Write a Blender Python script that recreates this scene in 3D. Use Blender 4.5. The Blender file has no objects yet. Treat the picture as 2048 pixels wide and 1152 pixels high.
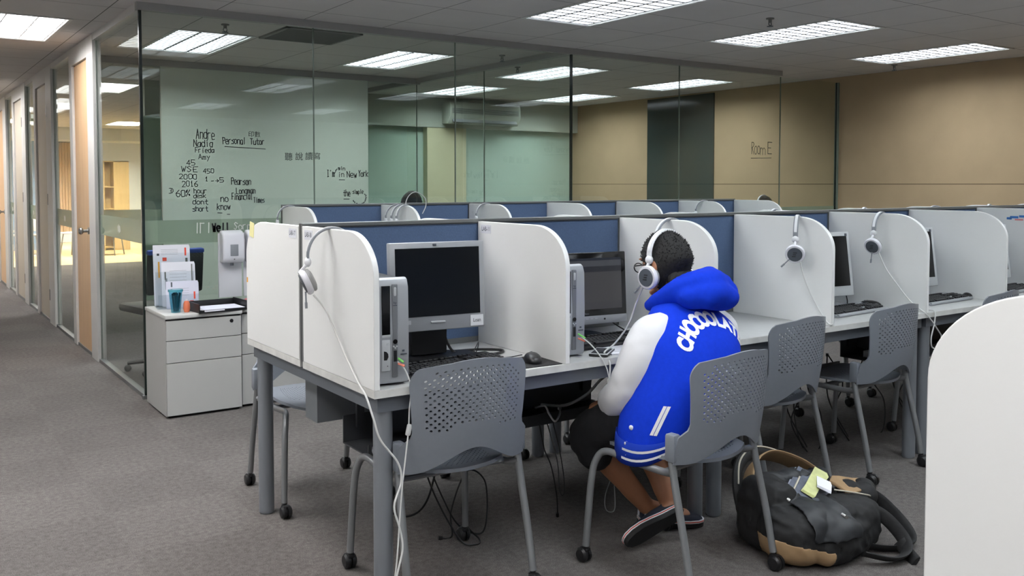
import bpy, bmesh, math, random
from mathutils import Vector, Matrix
from mathutils.bvhtree import BVHTree
from mathutils import noise as mnoise

random.seed(7)
PI = math.pi
SC = bpy.context.scene
COL = SC.collection

# ------------------------------------------------------------------ camera, world, exposure
cam_data = bpy.data.cameras.new('camera')
cam = bpy.data.objects.new('camera', cam_data)
COL.objects.link(cam)
cam_data.sensor_width = 36.0
cam_data.lens = 1822.5 / 2048 * 36.0
cam_data.shift_y = -(576 - 448.8) / 2048
cam_data.clip_start = 0.05
cam.location = (-1.2341, -2.5343, 1.3695)
cam.rotation_euler = (math.radians(90 - 2.53), 0, math.radians(-34.63))
SC.camera = cam

world = bpy.data.worlds.new('world')
SC.world = world
world.use_nodes = True
wb = world.node_tree.nodes['Background']
wb.inputs[0].default_value = (0.9, 0.95, 1.0, 1)
wb.inputs[1].default_value = 0.05

SC.view_settings.view_transform = 'Standard'
SC.view_settings.look = 'None'
SC.view_settings.exposure = 0.0
SC.view_settings.gamma = 1.0
SC.view_settings.use_curve_mapping = False
SC.cycles.use_denoising = True
SC.cycles.transparent_max_bounces = 40
SC.cycles.max_bounces = 8
SC.cycles.diffuse_bounces = 5
SC.cycles.glossy_bounces = 4
SC.cycles.sample_clamp_indirect = 6.0
SC.cycles.caustics_reflective = False
SC.cycles.caustics_refractive = False

LAMP = 27.0          # radiance of the office tubes
LAMP_HALL = 40.0     # corridor tubes
FILL_FAR = 190.0      # added warm lamps standing in for sunlit windows at the corridor's end

# ------------------------------------------------------------------ dimensions
DT = 0.73            # desk top
S = 0.757            # booth width
D = 0.595            # desk depth to the screen
HP = 1.229           # screen top
HQ = 1.219           # side panel top
HC = 2.51            # ceiling
YG = 3.545           # glass front
XC = 0.11            # corridor glass
XB = 7.2             # board clad wall
YB = 6.25            # back of the first room
Y2, X2 = 3.517, 1.02  # second row screen

# ------------------------------------------------------------------ colour and materials
def lin(c):
    c = c / 255.0
    return c / 12.92 if c <= 0.04045 else ((c + 0.055) / 1.055) ** 2.4
def rgb(r, g, b):
    return (lin(r), lin(g), lin(b), 1.0)

def mat(name, c, rough=0.5, metal=0.0, spec=0.5, vary=0.0, scale=20.0, bump=0.0, coat=0.0, emit=None, emit_s=0.0):
    m = bpy.data.materials.new(name)
    m.use_nodes = True
    nt = m.node_tree
    b = nt.nodes['Principled BSDF']
    b.inputs['Base Color'].default_value = rgb(*c)
    b.inputs['Roughness'].default_value = rough
    b.inputs['Metallic'].default_value = metal
    b.inputs['Specular IOR Level'].default_value = spec
    if coat:
        b.inputs['Coat Weight'].default_value = coat
        b.inputs['Coat Roughness'].default_value = 0.05
    if vary or bump:
        tc = nt.nodes.new('ShaderNodeTexCoord')
        nz = nt.nodes.new('ShaderNodeTexNoise')
        nz.inputs['Scale'].default_value = scale
        nz.inputs['Detail'].default_value = 4
        nt.links.new(tc.outputs['Object'], nz.inputs['Vector'])
        if vary:
            rp = nt.nodes.new('ShaderNodeMapRange')
            rp.inputs['From Min'].default_value = 0.3
            rp.inputs['From Max'].default_value = 0.7
            rp.inputs['To Min'].default_value = 1 - vary
            rp.inputs['To Max'].default_value = 1 + vary
            nt.links.new(nz.outputs['Fac'], rp.inputs['Value'])
            mx = nt.nodes.new('ShaderNodeVectorMath')
            mx.operation = 'SCALE'
            mx.inputs[0].default_value = rgb(*c)[:3]
            nt.links.new(rp.outputs['Result'], mx.inputs['Scale'])
            nt.links.new(mx.outputs['Vector'], b.inputs['Base Color'])
        if bump:
            bp = nt.nodes.new('ShaderNodeBump')
            bp.inputs['Strength'].default_value = bump
            bp.inputs['Distance'].default_value = 0.002
            nt.links.new(nz.outputs['Fac'], bp.inputs['Height'])
            nt.links.new(bp.outputs['Normal'], b.inputs['Normal'])
    if emit:
        b.inputs['Emission Color'].default_value = rgb(*emit)
        b.inputs['Emission Strength'].default_value = emit_s
    return m

def emitter(name, c, s):
    m = bpy.data.materials.new(name)
    m.use_nodes = True
    nt = m.node_tree
    nt.nodes.clear()
    e = nt.nodes.new('ShaderNodeEmission')
    e.inputs[0].default_value = rgb(*c)
    e.inputs[1].default_value = s
    o = nt.nodes.new('ShaderNodeOutputMaterial')
    nt.links.new(e.outputs[0], o.inputs[0])
    return m

def glass_mat(name, tint, refl=1.0, rough=0.0):
    # thin architectural pane: tinted straight-through light plus a Fresnel mirror on the outer faces
    m = bpy.data.materials.new(name)
    m.use_nodes = True
    nt = m.node_tree
    nt.nodes.clear()
    o = nt.nodes.new('ShaderNodeOutputMaterial')
    tr = nt.nodes.new('ShaderNodeBsdfTransparent')
    tr.inputs[0].default_value = tint
    gl = nt.nodes.new('ShaderNodeBsdfGlossy')
    gl.inputs['Roughness'].default_value = rough
    gl.inputs['Color'].default_value = (0.95, 1.0, 0.97, 1)
    fr = nt.nodes.new('ShaderNodeFresnel')
    fr.inputs['IOR'].default_value = 1.5
    ge = nt.nodes.new('ShaderNodeNewGeometry')
    inv = nt.nodes.new('ShaderNodeMath'); inv.operation = 'SUBTRACT'
    inv.inputs[0].default_value = 1.0
    nt.links.new(ge.outputs['Backfacing'], inv.inputs[1])
    mu = nt.nodes.new('ShaderNodeMath'); mu.operation = 'MULTIPLY'
    nt.links.new(fr.outputs[0], mu.inputs[0]); nt.links.new(inv.outputs[0], mu.inputs[1])
    m2 = nt.nodes.new('ShaderNodeMath'); m2.operation = 'MULTIPLY'; m2.use_clamp = True
    m2.inputs[1].default_value = refl
    nt.links.new(mu.outputs[0], m2.inputs[0])
    mx = nt.nodes.new('ShaderNodeMixShader')
    nt.links.new(m2.outputs[0], mx.inputs[0])
    nt.links.new(tr.outputs[0], mx.inputs[1])
    nt.links.new(gl.outputs[0], mx.inputs[2])
    nt.links.new(mx.outputs[0], o.inputs[0])
    return m

def film_mat(name, c, alpha):
    m = bpy.data.materials.new(name)
    m.use_nodes = True
    nt = m.node_tree
    nt.nodes.clear()
    o = nt.nodes.new('ShaderNodeOutputMaterial')
    tr = nt.nodes.new('ShaderNodeBsdfTransparent')
    df = nt.nodes.new('ShaderNodeBsdfDiffuse')
    df.inputs[0].default_value = rgb(*c)
    tl = nt.nodes.new('ShaderNodeBsdfTranslucent')
    tl.inputs[0].default_value = rgb(*c)
    a = nt.nodes.new('ShaderNodeMixShader'); a.inputs[0].default_value = 0.45
    nt.links.new(df.outputs[0], a.inputs[1]); nt.links.new(tl.outputs[0], a.inputs[2])
    mx = nt.nodes.new('ShaderNodeMixShader'); mx.inputs[0].default_value = alpha
    nt.links.new(tr.outputs[0], mx.inputs[1]); nt.links.new(a.outputs[0], mx.inputs[2])
    nt.links.new(mx.outputs[0], o.inputs[0])
    return m

def carpet_mat():
    m = mat('carpet', (116, 114, 113), 0.95, spec=0.1)
    nt = m.node_tree; b = nt.nodes['Principled BSDF']
    tc = nt.nodes.new('ShaderNodeTexCoord')
    n1 = nt.nodes.new('ShaderNodeTexNoise'); n1.inputs['Scale'].default_value = 260; n1.inputs['Detail'].default_value = 3
    n2 = nt.nodes.new('ShaderNodeTexNoise'); n2.inputs['Scale'].default_value = 45; n2.inputs['Detail'].default_value = 5
    n3 = nt.nodes.new('ShaderNodeTexNoise'); n3.inputs['Scale'].default_value = 1.3; n3.inputs['Detail'].default_value = 3
    for n in (n1, n2, n3): nt.links.new(tc.outputs['Object'], n.inputs['Vector'])
    ck = nt.nodes.new('ShaderNodeTexChecker'); ck.inputs['Scale'].default_value = 2.0
    ck.inputs['Color1'].default_value = (1, 1, 1, 1); ck.inputs['Color2'].default_value = (0.93, 0.93, 0.93, 1)
    nt.links.new(tc.outputs['Object'], ck.inputs['Vector'])
    def mr(n, lo, hi):
        r = nt.nodes.new('ShaderNodeMapRange')
        r.inputs['From Min'].default_value = 0.3; r.inputs['From Max'].default_value = 0.7
        r.inputs['To Min'].default_value = lo; r.inputs['To Max'].default_value = hi
        nt.links.new(n.outputs['Fac'], r.inputs['Value']); return r.outputs['Result']
    def mul(a, c):
        k = nt.nodes.new('ShaderNodeMath'); k.operation = 'MULTIPLY'
        nt.links.new(a, k.inputs[0]); nt.links.new(c, k.inputs[1]); return k.outputs[0]
    f = mul(mul(mul(mr(n1, 0.62, 1.38), mr(n2, 0.8, 1.2)), mr(n3, 0.93, 1.07)), ck.outputs['Fac'])
    # checker Fac is 0/1: soften it into a slight tile-to-tile change
    f2 = nt.nodes.new('ShaderNodeMapRange'); f2.inputs['To Min'].default_value = 0.95; f2.inputs['To Max'].default_value = 1.03
    nt.links.new(ck.outputs['Fac'], f2.inputs['Value'])
    f = mul(mul(mul(mr(n1, 0.62, 1.38), mr(n2, 0.8, 1.2)), mr(n3, 0.93, 1.07)), f2.outputs['Result'])
    v = nt.nodes.new('ShaderNodeVectorMath'); v.operation = 'SCALE'
    v.inputs[0].default_value = rgb(97, 93, 91)[:3]
    nt.links.new(f, v.inputs['Scale']); nt.links.new(v.outputs['Vector'], b.inputs['Base Color'])
    bp = nt.nodes.new('ShaderNodeBump'); bp.inputs['Strength'].default_value = 0.5; bp.inputs['Distance'].default_value = 0.003
    nt.links.new(n1.outputs['Fac'], bp.inputs['Height']); nt.links.new(bp.outputs['Normal'], b.inputs['Normal'])
    return m

def grid_mat(name, c, line, sx, sy, ox, oy, w, axes=('X', 'Y'), rough=0.8, vary=0.03, mortar_light=False):
    # flat panels with thin joints, in object space
    m = mat(name, c, rough, spec=0.2)
    nt = m.node_tree; b = nt.nodes['Principled BSDF']
    tc = nt.nodes.new('ShaderNodeTexCoord')
    sp = nt.nodes.new('ShaderNodeSeparateXYZ'); nt.links.new(tc.outputs['Object'], sp.inputs[0])
    def joint(ax, size, off):
        if size <= 0: return None
        a = nt.nodes.new('ShaderNodeMath'); a.operation = 'SUBTRACT'; a.inputs[1].default_value = off - 100 * size
        nt.links.new(sp.outputs[ax], a.inputs[0])
        p = nt.nodes.new('ShaderNodeMath'); p.operation = 'PINGPONG'; p.inputs[1].default_value = size / 2
        nt.links.new(a.outputs[0], p.inputs[0])
        g = nt.nodes.new('ShaderNodeMath'); g.operation = 'LESS_THAN'; g.inputs[1].default_value = w / 2
        nt.links.new(p.outputs[0], g.inputs[0]); return g.outputs[0]
    j = [k for k in (joint(axes[0], sx, ox), joint(axes[1], sy, oy)) if k is not None]
    if len(j) == 2:
        mx = nt.nodes.new('ShaderNodeMath'); mx.operation = 'MAXIMUM'
        nt.links.new(j[0], mx.inputs[0]); nt.links.new(j[1], mx.inputs[1]); f = mx.outputs[0]
    else: f = j[0]
    nz = nt.nodes.new('ShaderNodeTexNoise'); nz.inputs['Scale'].default_value = 3; nz.inputs['Detail'].default_value = 6
    nt.links.new(tc.outputs['Object'], nz.inputs['Vector'])
    rp = nt.nodes.new('ShaderNodeMapRange'); rp.inputs['From Min'].default_value = .3; rp.inputs['From Max'].default_value = .7
    rp.inputs['To Min'].default_value = 1 - vary; rp.inputs['To Max'].default_value = 1 + vary
    nt.links.new(nz.outputs['Fac'], rp.inputs['Value'])
    v = nt.nodes.new('ShaderNodeVectorMath'); v.operation = 'SCALE'; v.inputs[0].default_value = rgb(*c)[:3]
    nt.links.new(rp.outputs['Result'], v.inputs['Scale'])
    mc = nt.nodes.new('ShaderNodeMix'); mc.data_type = 'RGBA'
    nt.links.new(f, mc.inputs[0]); nt.links.new(v.outputs['Vector'], mc.inputs[6]); mc.inputs[7].default_value = rgb(*line)
    nt.links.new(mc.outputs[2], b.inputs['Base Color'])
    return m

def wood_mat(name, c1, c2, axis='Z', scale=3.0, rough=0.45):
    m = mat(name, c1, rough)
    nt = m.node_tree; b = nt.nodes['Principled BSDF']
    tc = nt.nodes.new('ShaderNodeTexCoord'); mp = nt.nodes.new('ShaderNodeMapping')
    sc = [14.0, 14.0, 14.0]; sc['XYZ'.index(axis)] = 0.8
    mp.inputs['Scale'].default_value = sc
    nz = nt.nodes.new('ShaderNodeTexNoise'); nz.inputs['Scale'].default_value = scale; nz.inputs['Detail'].default_value = 6
    cr = nt.nodes.new('ShaderNodeValToRGB')
    cr.color_ramp.elements[0].position = 0.3; cr.color_ramp.elements[0].color = rgb(*c1)
    cr.color_ramp.elements[1].position = 0.7; cr.color_ramp.elements[1].color = rgb(*c2)
    nt.links.new(tc.outputs['Object'], mp.inputs[0]); nt.links.new(mp.outputs[0], nz.inputs['Vector'])
    nt.links.new(nz.outputs['Fac'], cr.inputs[0]); nt.links.new(cr.outputs[0], b.inputs['Base Color'])
    return m

M = {}
M['carpet'] = carpet_mat()
M['wood_floor'] = wood_mat('wood_floor', (212, 186, 140), (226, 204, 160), 'X', 2.0, 0.3)
M['ceiling'] = grid_mat('ceiling_tiles', (206, 202, 200), (96, 94, 92), 0.6, 0.6, 0.0, 0.22, 0.006)
M['hall_ceiling'] = M['ceiling']
M['board'] = grid_mat('kraft_board', (172, 150, 120), (104, 88, 68), 0, 1.22, 0, 0.15, 0.008, ('Y', 'Z'), 0.85, 0.05)
M['wall_white'] = mat('painted_wall', (214, 217, 218), 0.8, vary=0.02, scale=4)
M['wall_green'] = mat('pale_green_wall', (182, 204, 192), 0.7, vary=0.02, scale=3)
M['wall_grey'] = mat('grey_bulkhead', (176, 182, 172), 0.8)
M['wall_cream'] = mat('cream_column', (208, 204, 172), 0.8)
M['wall_blue'] = mat('blue_wall', (120, 150, 190), 0.7)
M['dark_pane'] = mat('dark_tinted_panel', (38, 50, 50), 0.12, spec=0.6)
M['glass'] = glass_mat('clear_green_glass', (0.936, 0.962, 0.94, 1), 1.6)
M['glass_hall'] = glass_mat('clear_corridor_glass', (0.95, 0.965, 0.952, 1), 0.6)
M['glass_edge'] = mat('dark_glass_edge', (22, 34, 30), 0.2)
M['glass_seam'] = mat('glass_seam', (120, 132, 122), 0.25)
M['film'] = film_mat('frosted_film', (176, 188, 172), 0.75)
M['film_white'] = mat('white_film_letters', (225, 228, 222), 0.6)
M['rail'] = mat('grey_rail', (158, 158, 156), 0.5, metal=0.2)
M['frame_white'] = mat('white_door_frame', (205, 203, 200), 0.45)
M['maple'] = wood_mat('maple_door', (206, 168, 128), (216, 180, 140), 'Z', 2.0)
M['beige'] = mat('beige_door', (190, 180, 164), 0.5)
M['steel'] = mat('steel', (160, 160, 158), 0.3, metal=0.9)
M['hinge'] = mat('dark_hinge', (92, 88, 84), 0.4, metal=0.7)
M['board_glass'] = mat('white_writing_wall', (196, 206, 194), 0.35, coat=1.0)
M['ink'] = mat('black_marker', (26, 28, 30), 0.6)
M['ink_grey'] = mat('worn_grey_marker', (96, 100, 92), 0.7)
M['panel'] = mat('white_laminate_panel', (232, 233, 231), 0.32, vary=0.012, scale=2.5)
M['panel_edge'] = mat('white_edge_band', (238, 238, 236), 0.35)
M['top'] = mat('pale_grey_desk_top', (186, 187, 186), 0.42, vary=0.03, scale=30)
M['top_edge'] = mat('worn_desk_edge', (204, 204, 200), 0.5, vary=0.12, scale=14)
M['fabric'] = mat('blue_screen_fabric', (86, 104, 134), 0.95, spec=0.1, vary=0.06, scale=160, bump=0.25)
M['alu'] = mat('grey_aluminium', (122, 124, 124), 0.4, metal=0.55)
M['dark_alu'] = mat('dark_joint', (46, 48, 50), 0.5)
M['desk_steel'] = mat('grey_blue_steel', (104, 109, 116), 0.5, metal=0.25)
M['leg_steel'] = mat('grey_steel_leg', (130, 134, 140), 0.4, metal=0.35)
M['tray_steel'] = mat('dark_grey_tray', (58, 60, 63), 0.55)
M['duct'] = mat('grey_cable_box', (110, 114, 118), 0.5)
M['chair_plastic'] = mat('grey_chair_plastic', (120, 125, 133), 0.34, vary=0.02, scale=60)
M['chair_tube'] = mat('grey_chair_tube', (138, 140, 142), 0.35, metal=0.5)
M['black'] = mat('black_plastic', (22, 22, 24), 0.4)
M['black_matte'] = mat('black_rubber', (20, 20, 21), 0.7)
M['black_gloss'] = mat('glossy_black', (10, 10, 12), 0.12)
M['screen_off'] = mat('black_screen', (8, 9, 11), 0.22)
M['silver'] = mat('silver_plastic', (166, 169, 173), 0.38, metal=0.35)
M['silver_dark'] = mat('dark_silver_plastic', (118, 121, 125), 0.4, metal=0.3)
M['silver_light'] = mat('light_silver_plastic', (196, 199, 201), 0.35, metal=0.2)
M['white'] = mat('white_plastic', (226, 227, 230), 0.35)
M['white_gloss'] = mat('glossy_white_plastic', (226, 226, 232), 0.2)
M['grey'] = mat('grey_plastic', (132, 136, 142), 0.5)
M['grey_dark'] = mat('dark_grey_plastic', (74, 80, 88), 0.5)
M['cushion'] = mat('grey_foam', (150, 151, 150), 0.9)
M['cable_white'] = mat('white_cable', (205, 206, 204), 0.5)
M['cable_grey'] = mat('grey_cable', (150, 152, 152), 0.5)
M['cable_black'] = mat('black_cable', (18, 18, 20), 0.5)
M['paper'] = mat('white_paper', (228, 228, 234), 0.8)
M['paper_lav'] = mat('printed_paper', (214, 214, 228), 0.8)
M['label'] = mat('grey_white_label', (214, 216, 222), 0.7)
M['text_dark'] = mat('dark_print', (52, 58, 72), 0.7)
M['cab'] = mat('pale_grey_cabinet', (170, 170, 167), 0.45)
M['cab_top'] = mat('light_cabinet_top', (192, 192, 189), 0.4)
M['dark_gap'] = mat('dark_gap', (40, 40, 40), 0.8)
M['red'] = mat('red_print', (214, 74, 52), 0.7)
M['orange'] = mat('orange_print', (222, 160, 60), 0.7)
M['yellow_tape'] = mat('old_yellow_tape', (226, 220, 160), 0.6)
M['teal'] = mat('teal_clear_plastic', (72, 142, 156), 0.2)
M['teal_dark'] = mat('teal_pens', (44, 92, 104), 0.4)
M['coral'] = mat('coral_plastic', (206, 112, 78), 0.5)
M['blue_bit'] = mat('blue_wrap', (60, 120, 190), 0.5)
M['pink_bit'] = mat('pink_wrap', (222, 128, 130), 0.5)
M['green_plug'] = mat('green_plug', (110, 190, 90), 0.5)
M['pink_plug'] = mat('pink_plug', (226, 128, 106), 0.5)
M['louvre'] = mat('louvre_blade', (100, 100, 103), 0.4, metal=0.2)
M['tube'] = emitter('office_tube', (241, 249, 255), LAMP)
M['tube_hall'] = emitter('corridor_tube', (252, 250, 250), LAMP_HALL)
M['fill_far'] = emitter('daylight_fill', (255, 246, 230), FILL_FAR)
M['louvre_glare'] = mat('glare_louvre_blade', (222, 222, 222), 0.5)  # paler copy of the louvre: the corridor lamps' glare put into its colour
M['fixture'] = mat('white_fixture', (206, 206, 204), 0.5)
M['vent'] = mat('vent_grey', (120, 120, 116), 0.6)
M['skin'] = mat('tan_skin', (164, 112, 82), 0.55, vary=0.04, scale=25)
M['hair'] = mat('black_hair', (14, 13, 13), 0.75, vary=0.3, scale=90, bump=0.6)
M['jacket'] = mat('royal_blue_fleece', (14, 52, 188), 0.9, spec=0.15, vary=0.05, scale=60, bump=0.3)
M['jacket_rib'] = mat('navy_blue_rib', (22, 50, 150), 0.9, spec=0.15)
M['sleeve'] = mat('white_sleeve', (222, 222, 224), 0.6, vary=0.03, scale=10)
M['cuff'] = mat('grey_white_cuff', (186, 188, 190), 0.85)
M['shorts'] = mat('black_shorts', (20, 21, 25), 0.9, vary=0.2, scale=30)
M['navy'] = mat('navy_canvas', (22, 26, 42), 0.8)
M['bag_black'] = mat('black_nylon', (21, 21, 22), 0.75, vary=0.25, scale=70, bump=0.4)
M['bag_black2'] = mat('black_ripstop', (32, 34, 37), 0.55, vary=0.2, scale=40)
M['bag_tan'] = mat('tan_nylon', (154, 126, 92), 0.8, vary=0.06, scale=30)
M['piping'] = mat('pale_piping', (190, 184, 168), 0.7)
M['mag1'] = mat('magazine_grey', (150, 152, 166), 0.4, vary=0.35, scale=22)
M['mag2'] = mat('magazine_yellow', (196, 200, 140), 0.4, vary=0.15, scale=30)
M['mag3'] = mat('magazine_dark', (86, 92, 106), 0.4, vary=0.4, scale=26)
M['curtain'] = mat('tan_curtain', (206, 178, 146), 0.9)
M['birch'] = wood_mat('birch_board', (190, 158, 104), (204, 172, 118), 'Z', 2.0)
M['sign_green'] = mat('sign_dark_green', (44, 70, 60), 0.5)
M['sign_lit'] = emitter('sign_face', (222, 232, 222), 0.9)

def screen_ui_mat():
    # a dim page open on the lit screen: toolbar bands, a text page and a side column
    m = bpy.data.materials.new('lit_screen')
    m.use_nodes = True
    nt = m.node_tree; b = nt.nodes['Principled BSDF']
    b.inputs['Base Color'].default_value = (0.004, 0.004, 0.005, 1); b.inputs['Roughness'].default_value = 0.25
    tc = nt.nodes.new('ShaderNodeTexCoord'); sp = nt.nodes.new('ShaderNodeSeparateXYZ')
    nt.links.new(tc.outputs['Object'], sp.inputs[0])
    cr = nt.nodes.new('ShaderNodeValToRGB'); cr.color_ramp.interpolation = 'CONSTANT'
    mr = nt.nodes.new('ShaderNodeMapRange'); mr.inputs['From Min'].default_value = -0.12; mr.inputs['From Max'].default_value = 0.12
    nt.links.new(sp.outputs['Z'], mr.inputs['Value']); nt.links.new(mr.outputs[0], cr.inputs[0])
    e = cr.color_ramp.elements
    e[0].position = 0.0; e[0].color = (.035, .036, .04, 1)
    e[1].position = 0.05; e[1].color = (.05, .05, .055, 1)
    for p, c in ((.18, (.055, .055, .058, 1)), (.70, (.022, .024, .03, 1)), (.80, (.06, .065, .075, 1)), (.90, (.018, .022, .032, 1)), (.95, (.045, .05, .065, 1))):
        k = cr.color_ramp.elements.new(p); k.color = c
    nt.links.new(cr.outputs[0], b.inputs['Emission Color'])
    b.inputs['Emission Strength'].default_value = 0.75
    return m
M['screen_on'] = screen_ui_mat()
# ------------------------------------------------------------------ mesh builder
class MB:
    def __init__(s):
        s.bm = bmesh.new(); s.mi = 0
    def _f(s, vs):
        try:
            f = s.bm.faces.new(vs); f.material_index = s.mi; return f
        except ValueError:
            return None
    def box(s, c, d, bevel=0.0, rot=None, seg=2):
        x, y, z = d[0] / 2, d[1] / 2, d[2] / 2
        R = rot if rot is not None else Matrix.Identity(3)
        vs = [s.bm.verts.new(Vector(c) + R @ Vector((a * x, b * y, e * z))) for a in (-1, 1) for b in (-1, 1) for e in (-1, 1)]
        fs = [s._f([vs[i] for i in q]) for q in ((0, 1, 3, 2), (4, 6, 7, 5), (0, 4, 5, 1), (2, 3, 7, 6), (0, 2, 6, 4), (1, 5, 7, 3))]
        if bevel > 0:
            es = list({e for f in fs for e in f.edges})
            r = bmesh.ops.bevel(s.bm, geom=es, offset=min(bevel, min(d) * 0.48), segments=seg, profile=0.5, affect='EDGES')
            for f in r['faces']: f.material_index = s.mi
        return s
    def span(s, a, b, bevel=0.0):
        return s.box([(a[i] + b[i]) / 2 for i in range(3)], [abs(b[i] - a[i]) for i in range(3)], bevel)
    def rings(s, rs, cap=True, close=False):
        vr = [[s.bm.verts.new(p) for p in r] for r in rs]
        n = len(vr[0])
        k = len(vr)
        for i in range(k if close else k - 1):
            A, B = vr[i], vr[(i + 1) % k]
            for j in range(n):
                s._f([A[j], A[(j + 1) % n], B[(j + 1) % n], B[j]])
        if cap and not close:
            s._f(list(reversed(vr[0]))); s._f(vr[-1])
        return vr
    def tube(s, pts, r, seg=8, flat=None, cap=True, close=False):
        pts = [Vector(p) for p in pts]
        n = len(pts)
        rr = r if isinstance(r, (list, tuple)) else [r] * n
        rs = []; up = None
        for i, p in enumerate(pts):
            if close: t = (pts[(i + 1) % n] - pts[i - 1])
            else: t = pts[min(i + 1, n - 1)] - pts[max(i - 1, 0)]
            if t.length < 1e-9: t = Vector((0, 0, 1))
            t.normalize()
            if up is None:
                up = flat[0].copy() if flat else (Vector((0, 0, 1)) if abs(t.z) < 0.9 else Vector((1, 0, 0)))
            u = up - t * up.dot(t)
            if u.length < 1e-6: u = t.orthogonal()
            u.normalize(); up = u; v = t.cross(u)
            fa = flat[1] if flat else 1.0
            rs.append([p + (u * math.cos(a) * rr[i] + v * math.sin(a) * rr[i] * fa) for a in [2 * PI * k / seg for k in range(seg)]])
        s.rings(rs, cap, close)
        return s
    def cyl(s, a, b, r0, r1=None, seg=16):
        return s.tube([a, b], [r0, r0 if r1 is None else r1], seg)
    def lathe(s, prof, c=(0, 0, 0), axis='Z', seg=20):
        rs = []
        for r, h in prof:
            ring = []
            for k in range(seg):
                a = 2 * PI * k / seg; q = (r * math.cos(a), r * math.sin(a), h)
                if axis == 'X': q = (q[2], q[0], q[1])
                elif axis == 'Y': q = (q[1], q[2], q[0])
                ring.append(Vector(c) + Vector(q))
            rs.append(ring)
        s.rings(rs, True)
        return s
    def ell(s, c, r, seg=20, rot=None, p=1.0):
        R = rot if rot is not None else Matrix.Identity(3)
        rs = []; n = max(6, seg // 2)
        sg = lambda v: math.copysign(abs(v) ** p, v)
        for i in range(n + 1):
            a = -PI / 2 + PI * i / n
            ca, sa = max(1e-3, sg(math.cos(a))), sg(math.sin(a))
            rs.append([Vector(c) + R @ Vector((r[0] * ca * sg(math.cos(b)), r[1] * ca * sg(math.sin(b)), r[2] * sa)) for b in [2 * PI * k / seg for k in range(seg)]])
        s.rings(rs, True)
        return s
    def prism(s, poly, axis, a, b):
        # poly in the two other axes (x,y / y,z / x,z), extruded along axis from a to b
        def P(q, h):
            if axis == 'X': return (h, q[0], q[1])
            if axis == 'Y': return (q[0], h, q[1])
            return (q[0], q[1], h)
        A = [s.bm.verts.new(P(q, a)) for q in poly]; B = [s.bm.verts.new(P(q, b)) for q in poly]
        n = len(poly)
        s._f(list(reversed(A))); s._f(B)
        for i in range(n): s._f([A[i], A[(i + 1) % n], B[(i + 1) % n], B[i]])
        return s
    def quad(s, a, b, c, d):
        s._f([s.bm.verts.new(p) for p in (a, b, c, d)]); return s
    def raw(s, vs, fs):
        v = [s.bm.verts.new(p) for p in vs]
        for f in fs: s._f([v[i] for i in f])
        return s
    def build(s, name, m, parent=None, smooth=35, loc=None):
        me = bpy.data.meshes.new(name)
        bmesh.ops.recalc_face_normals(s.bm, faces=s.bm.faces)
        s.bm.to_mesh(me); s.bm.free()
        for k in (m if isinstance(m, (list, tuple)) else [m]):
            me.materials.append(M[k] if isinstance(k, str) else k)
        if smooth:
            me.polygons.foreach_set('use_smooth', [True] * len(me.polygons))
            me.set_sharp_from_angle(angle=math.radians(smooth))
        o = bpy.data.objects.new(name, me)
        COL.objects.link(o)
        if parent is not None: o.parent = parent
        if loc is not None: o.location = loc
        return o

def bake(o):
    # turn live modifiers into plain mesh data
    dg = bpy.context.evaluated_depsgraph_get()
    dg.update()
    me = bpy.data.meshes.new_from_object(o.evaluated_get(dg))
    me.name = o.name
    o.modifiers.clear(); o.data = me
    return o
def mod(o, kind, **kw):
    m = o.modifiers.new(kind.lower(), kind)
    for k, v in kw.items(): setattr(m, k, v)
    return o

def tag(o, label=None, cat=None, group=None, kind=None):
    if label: o['label'] = label
    if cat: o['category'] = cat
    if group: o['group'] = group
    if kind: o['kind'] = kind
    return o
def thing(name, label, cat, loc=(0, 0, 0), rz=0.0, group=None):
    o = bpy.data.objects.new(name, None)
    o.empty_display_size = 0.1
    COL.objects.link(o); o.location = loc; o.rotation_euler = (0, 0, rz)
    return tag(o, label, cat, group)
def struct(o, label, cat):
    return tag(o, label, cat, kind='structure')
def dup(root, loc, rz=None, label=None, group=None, skip=()):
    r = root.copy(); COL.objects.link(r); r.location = loc
    if rz is not None: r.rotation_euler = (0, 0, rz)
    if label: r['label'] = label
    if group: r['group'] = group
    for ch in list(root.children):
        if ch.name.split('.')[0] in skip: continue
        c = ch.copy(); COL.objects.link(c); c.parent = r
        for g in list(ch.children):
            d = g.copy(); COL.objects.link(d); d.parent = c
    return r
def R3(x=0, y=0, z=0):
    return (Matrix.Rotation(z, 3, 'Z') @ Matrix.Rotation(y, 3, 'Y') @ Matrix.Rotation(x, 3, 'X'))

def spline(pts, n=8, close=False):
    P = [Vector(p) for p in pts]; out = []; k = len(P)
    rng = range(k if close else k - 1)
    for i in rng:
        if close: a, b, c, d = P[i - 1], P[i], P[(i + 1) % k], P[(i + 2) % k]
        else: a, b, c, d = P[max(i - 1, 0)], P[i], P[i + 1], P[min(i + 2, k - 1)]
        for j in range(n):
            t = j / n
            out.append(0.5 * ((2 * b) + (c - a) * t + (2 * a - 5 * b + 4 * c - d) * t * t + (3 * b - a - 3 * c + d) * t ** 3))
    if not close: out.append(P[-1])
    return out

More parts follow.
